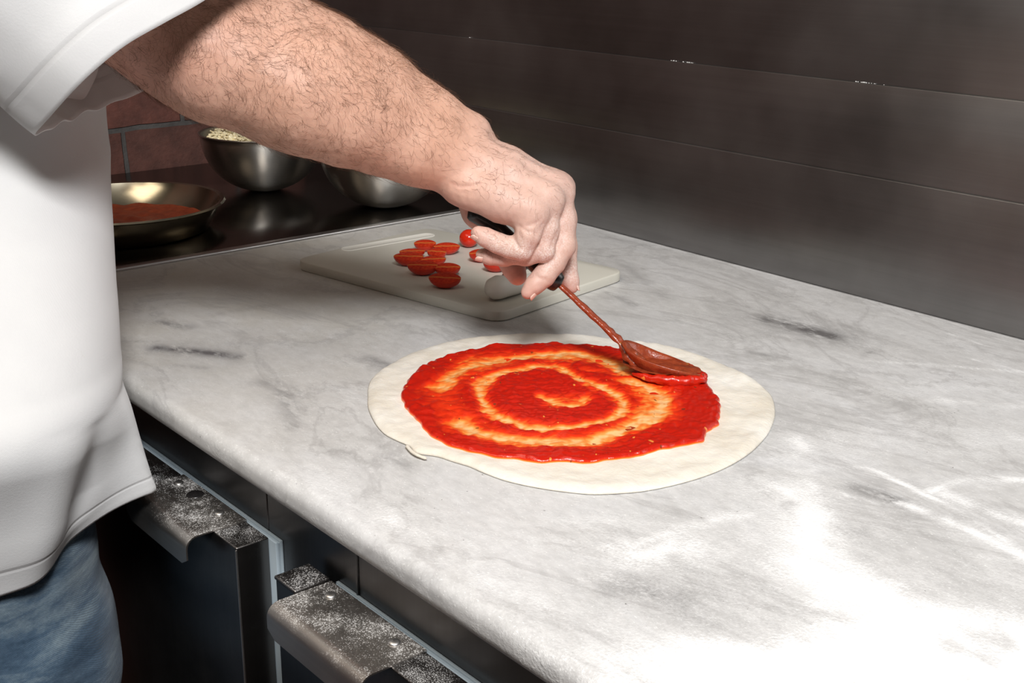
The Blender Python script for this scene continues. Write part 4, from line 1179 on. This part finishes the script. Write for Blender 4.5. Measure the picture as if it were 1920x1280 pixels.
# ------------------------------------------------------------------ shirt
nzc = make_noise(91, 3, 3.5); nzd = make_noise(92, 3, 9.)
tipw = W(306, 906, 1.085)
SV = []; stitch = []
for z, cx in zip(zs, ctr):
    a, b = np.interp(z, sz, sa), np.interp(z, sz, sb)
    if z > 1.42: 
        k = (z - 1.42) / .04; a *= 1 - .55 * k; b *= 1 - .3 * k
    x = cx + a * np.cos(TH); y = TCY(z) + b * np.sin(TH)
    Pn = np.stack([x * 1.0, y, np.full(nth, z * .6)], -1)
    low = np.clip((.97 - z) / .18, 0, 1)
    dn = (.0015 + .004 * low) * nzc(Pn) + .0030 * low * nzd(Pn)
    x = x + np.cos(TH) * dn; y = y + np.sin(TH) * dn
    # flap: front tail flares toward the counter, growing from z ~.915 down to the hem
    t_ = np.clip((.925 - z) / (.925 - .792), 0, 1.0) 
    tdir = tipw[:2] - np.array([cx, TCY(z)]); ta = math.atan2(tdir[1], tdir[0]); tr = np.linalg.norm(tdir)
    r0 = 1 / math.sqrt((math.cos(ta) / a) ** 2 + (math.sin(ta) / b) ** 2)
    da = (TH - ta + math.pi) % (2 * math.pi) - math.pi
    prof_ = np.where(da > 0, np.exp(-(np.abs(da) / .30) ** 1.6), np.exp(-(np.abs(da) / .17) ** 1.1))
    ext = 1.10 * (tr - r0) * (t_ ** .58) * prof_
    # valley between side panel and flap
    fade = np.clip((z - .790) / .05, .25, 1)
    val = -.016 * fade * t_ ** .6 * np.exp(-((da + .34) / .11) ** 2) + .008 * t_ ** .6 * np.exp(-((da + .62) / .14) ** 2)
    rr = ext + val
    zz = np.full(nth, z) + np.clip(.050 * np.where(da > 0, prof_, np.exp(-(np.abs(da) / .42) ** 1.3)) * np.clip((.90 - z) / .114, 0, 1), 0, 1)
    SV.append(np.stack([x + np.cos(TH) * rr, y + np.sin(TH) * rr, zz], -1))
    hz = z - .786
    stitch.append(np.full(nth, math.exp(-((hz - .024) / .0016) ** 2) if hz < .04 else 0.))
SV = np.array(SV); nR = len(zs)
idx = np.arange(nR * nth).reshape(nR, nth)
q = np.stack([idx[:-1], np.roll(idx[:-1], -1, 1), np.roll(idx[1:], -1, 1), idx[1:]], -1).reshape(-1, 4)
shirt = mesh_np('shirt', SV.reshape(-1, 3), q, M_CLOTH, body)
attr(shirt, 'stitch', np.concatenate(stitch))
md = shirt.modifiers.new('thickness', 'SOLIDIFY'); md.thickness = .0012; md.offset = -1

# shoulders and far sleeve of the shirt
S4 = SDF((-1.56, .0, 1.05), (-.90, .55, 1.60), .008); B = S4.F
chain_into(S4, B, cw((SH, .076), (tz(0, -.01, 1.43), .085), (LS, .074)), .06)
for s in (-1, 1): chain_into(S4, B, cw((tz(.07 * s, -.005, 1.38), .086), (tz(.06 * s, 0, 1.30), .082)), .06)
chain_into(S4, B, cw((tz(0, -.005, 1.44), .074), (tz(0, .005, 1.475), .066)), .03)
chain_into(S4, B, cw((LS, .070), (LS + [-.025, -.02, -.20], .062)), .03)
V4, F4 = nets(B, S4.lo, S4.h); V4 = relax(V4, F4, 3)
yk = mesh_np('shoulder_yoke', V4, F4, M_CLOTH, shirt); attr(yk, 'stitch', np.zeros(len(V4)))

# sleeve: from the shoulder to a wide tilted hem
rim = [W(*p) for p in ((470, -60, .985), (385, 0, .955), (310, 42, .93), (240, 82, .915), (185, 125, .91), (140, 168, .915), (95, 218, .935), (66, 252, .965),
                       (100, 238, 1.01), (150, 216, 1.055), (215, 192, 1.10), (290, 160, 1.13), (370, 100, 1.16), (450, 20, 1.16), (520, -60, 1.13), (540, -110, 1.06), (520, -100, 1.01))]
rim = crom_closed(rim, 14); nr_ = len(rim); rc = rim.mean(0)
u0 = (rc - SH); u0 /= np.linalg.norm(u0)
# shoulder ring, matched by direction of each rim point
def perp(v): return v - (v @ u0) * u0
e1_ = perp(rim[0] - rc); e1_ /= np.linalg.norm(e1_); e2_ = np.cross(u0, e1_)
ang = np.unwrap(np.array([math.atan2(perp(p - rc) @ e2_, perp(p - rc) @ e1_) for p in rim]))
ang = np.linspace(ang[0], ang[0] + 2 * math.pi * np.sign(ang[-1] - ang[0]), nr_, endpoint=False) * .5 + ang * .5
sh_c = SH + np.array([-.02, 0, -.015])
SVs = []; sst = []; nzs = make_noise(95, 3, 10.); nSl = 70
for i in range(nSl + 1):
    t_ = i / nSl
    ring0 = rim; ring1 = sh_c + np.outer(np.cos(ang), e1_) * .105 + np.outer(np.sin(ang), e2_) * .105
    p_ = ring0 * (1 - t_) + ring1 * t_
    c0 = p_.mean(0); o_ = p_ - c0; ln_ = np.linalg.norm(o_, axis=1)[:, None]
    p_ = p_ + o_ / ln_ * (.0022 * nzs(p_ * np.array([1, 1, 1]))[:, None] * min(1, t_ * 6))
    SVs.append(p_)
    dist_ = t_ * np.linalg.norm(ring1 - ring0, axis=1)
    sst.append(np.exp(-((dist_ - .027) / .0014) ** 2))
SVs = np.array(SVs)
# pleats in the slack lower part of the hem
low_i = np.arange(nr_); pk = np.exp(-((low_i - 8.9 * 14) / 16.) ** 2)
for i in range(nSl + 1):
    fo = math.exp(-(i / nSl) / .25)
    SVs[i] += (np.sin(low_i * .55) * pk * fo * .0028)[:, None] * cvec(.3, -.7, .5)[None]
idx = np.arange((nSl + 1) * nr_).reshape(nSl + 1, nr_)
q = np.stack([idx[:-1], np.roll(idx[:-1], -1, 1), np.roll(idx[1:], -1, 1), idx[1:]], -1).reshape(-1, 4)
sl = mesh_np('sleeve', SVs.reshape(-1, 3), q, M_CLOTH, shirt); attr(sl, 'stitch', np.concatenate(sst))
md = sl.modifiers.new('thickness', 'SOLIDIFY'); md.thickness = .0016; md.offset = 0

# ------------------------------------------------------------------ jeans and shoes
lo3 = np.array([-1.62, -.05, .05]); hi3 = np.array([-.86, .60, 1.0]); S3 = SDF(lo3, hi3, .007); B = S3.F
for s in (-1, 1):
    jx = leg_x(s)
    chain_into(S3, B, cw(((jx - .045 * s, .250, .93), .078), ((jx - .022 * s, .256, .85), .086), ((jx - .012 * s, .259, .79), .094), ((jx - .008, .262, .66), .102), ((jx + .0, .25, .48), .082), ((jx, .24, .30), .076), ((jx, .24, .10), .062)), .05)
V3, F3 = nets(B, S3.lo, S3.h); V3 = relax(V3, F3, 3)
N3 = vnormals(V3, F3); nj = make_noise(97, 3, 7.); nj2 = make_noise(98, 3, 16.)
V3 = V3 + N3 * (.0022 * nj(V3 * [1, 1, .5] + V3[:, [2, 0, 1]] * .5) + .0009 * nj2(V3))[:, None]
mesh_np('jeans', V3, F3, M_DENIM, body)
for s in (-1, 1):
    jx = JX + (.085 if s > 0 else -.12)
    bm = bmesh.new(); bmesh.ops.create_uvsphere(bm, u_segments=24, v_segments=14, radius=1)
    for v in bm.verts:
        x, y, z = v.co; v.co = Vector((jx + x * .048 * (1 - .12 * y), .275 + y * .145, max(0.001, .045 + z * (.058 if y < 0 else .045))))
    mesh_bm('shoe', bm, M_SHOE, body)
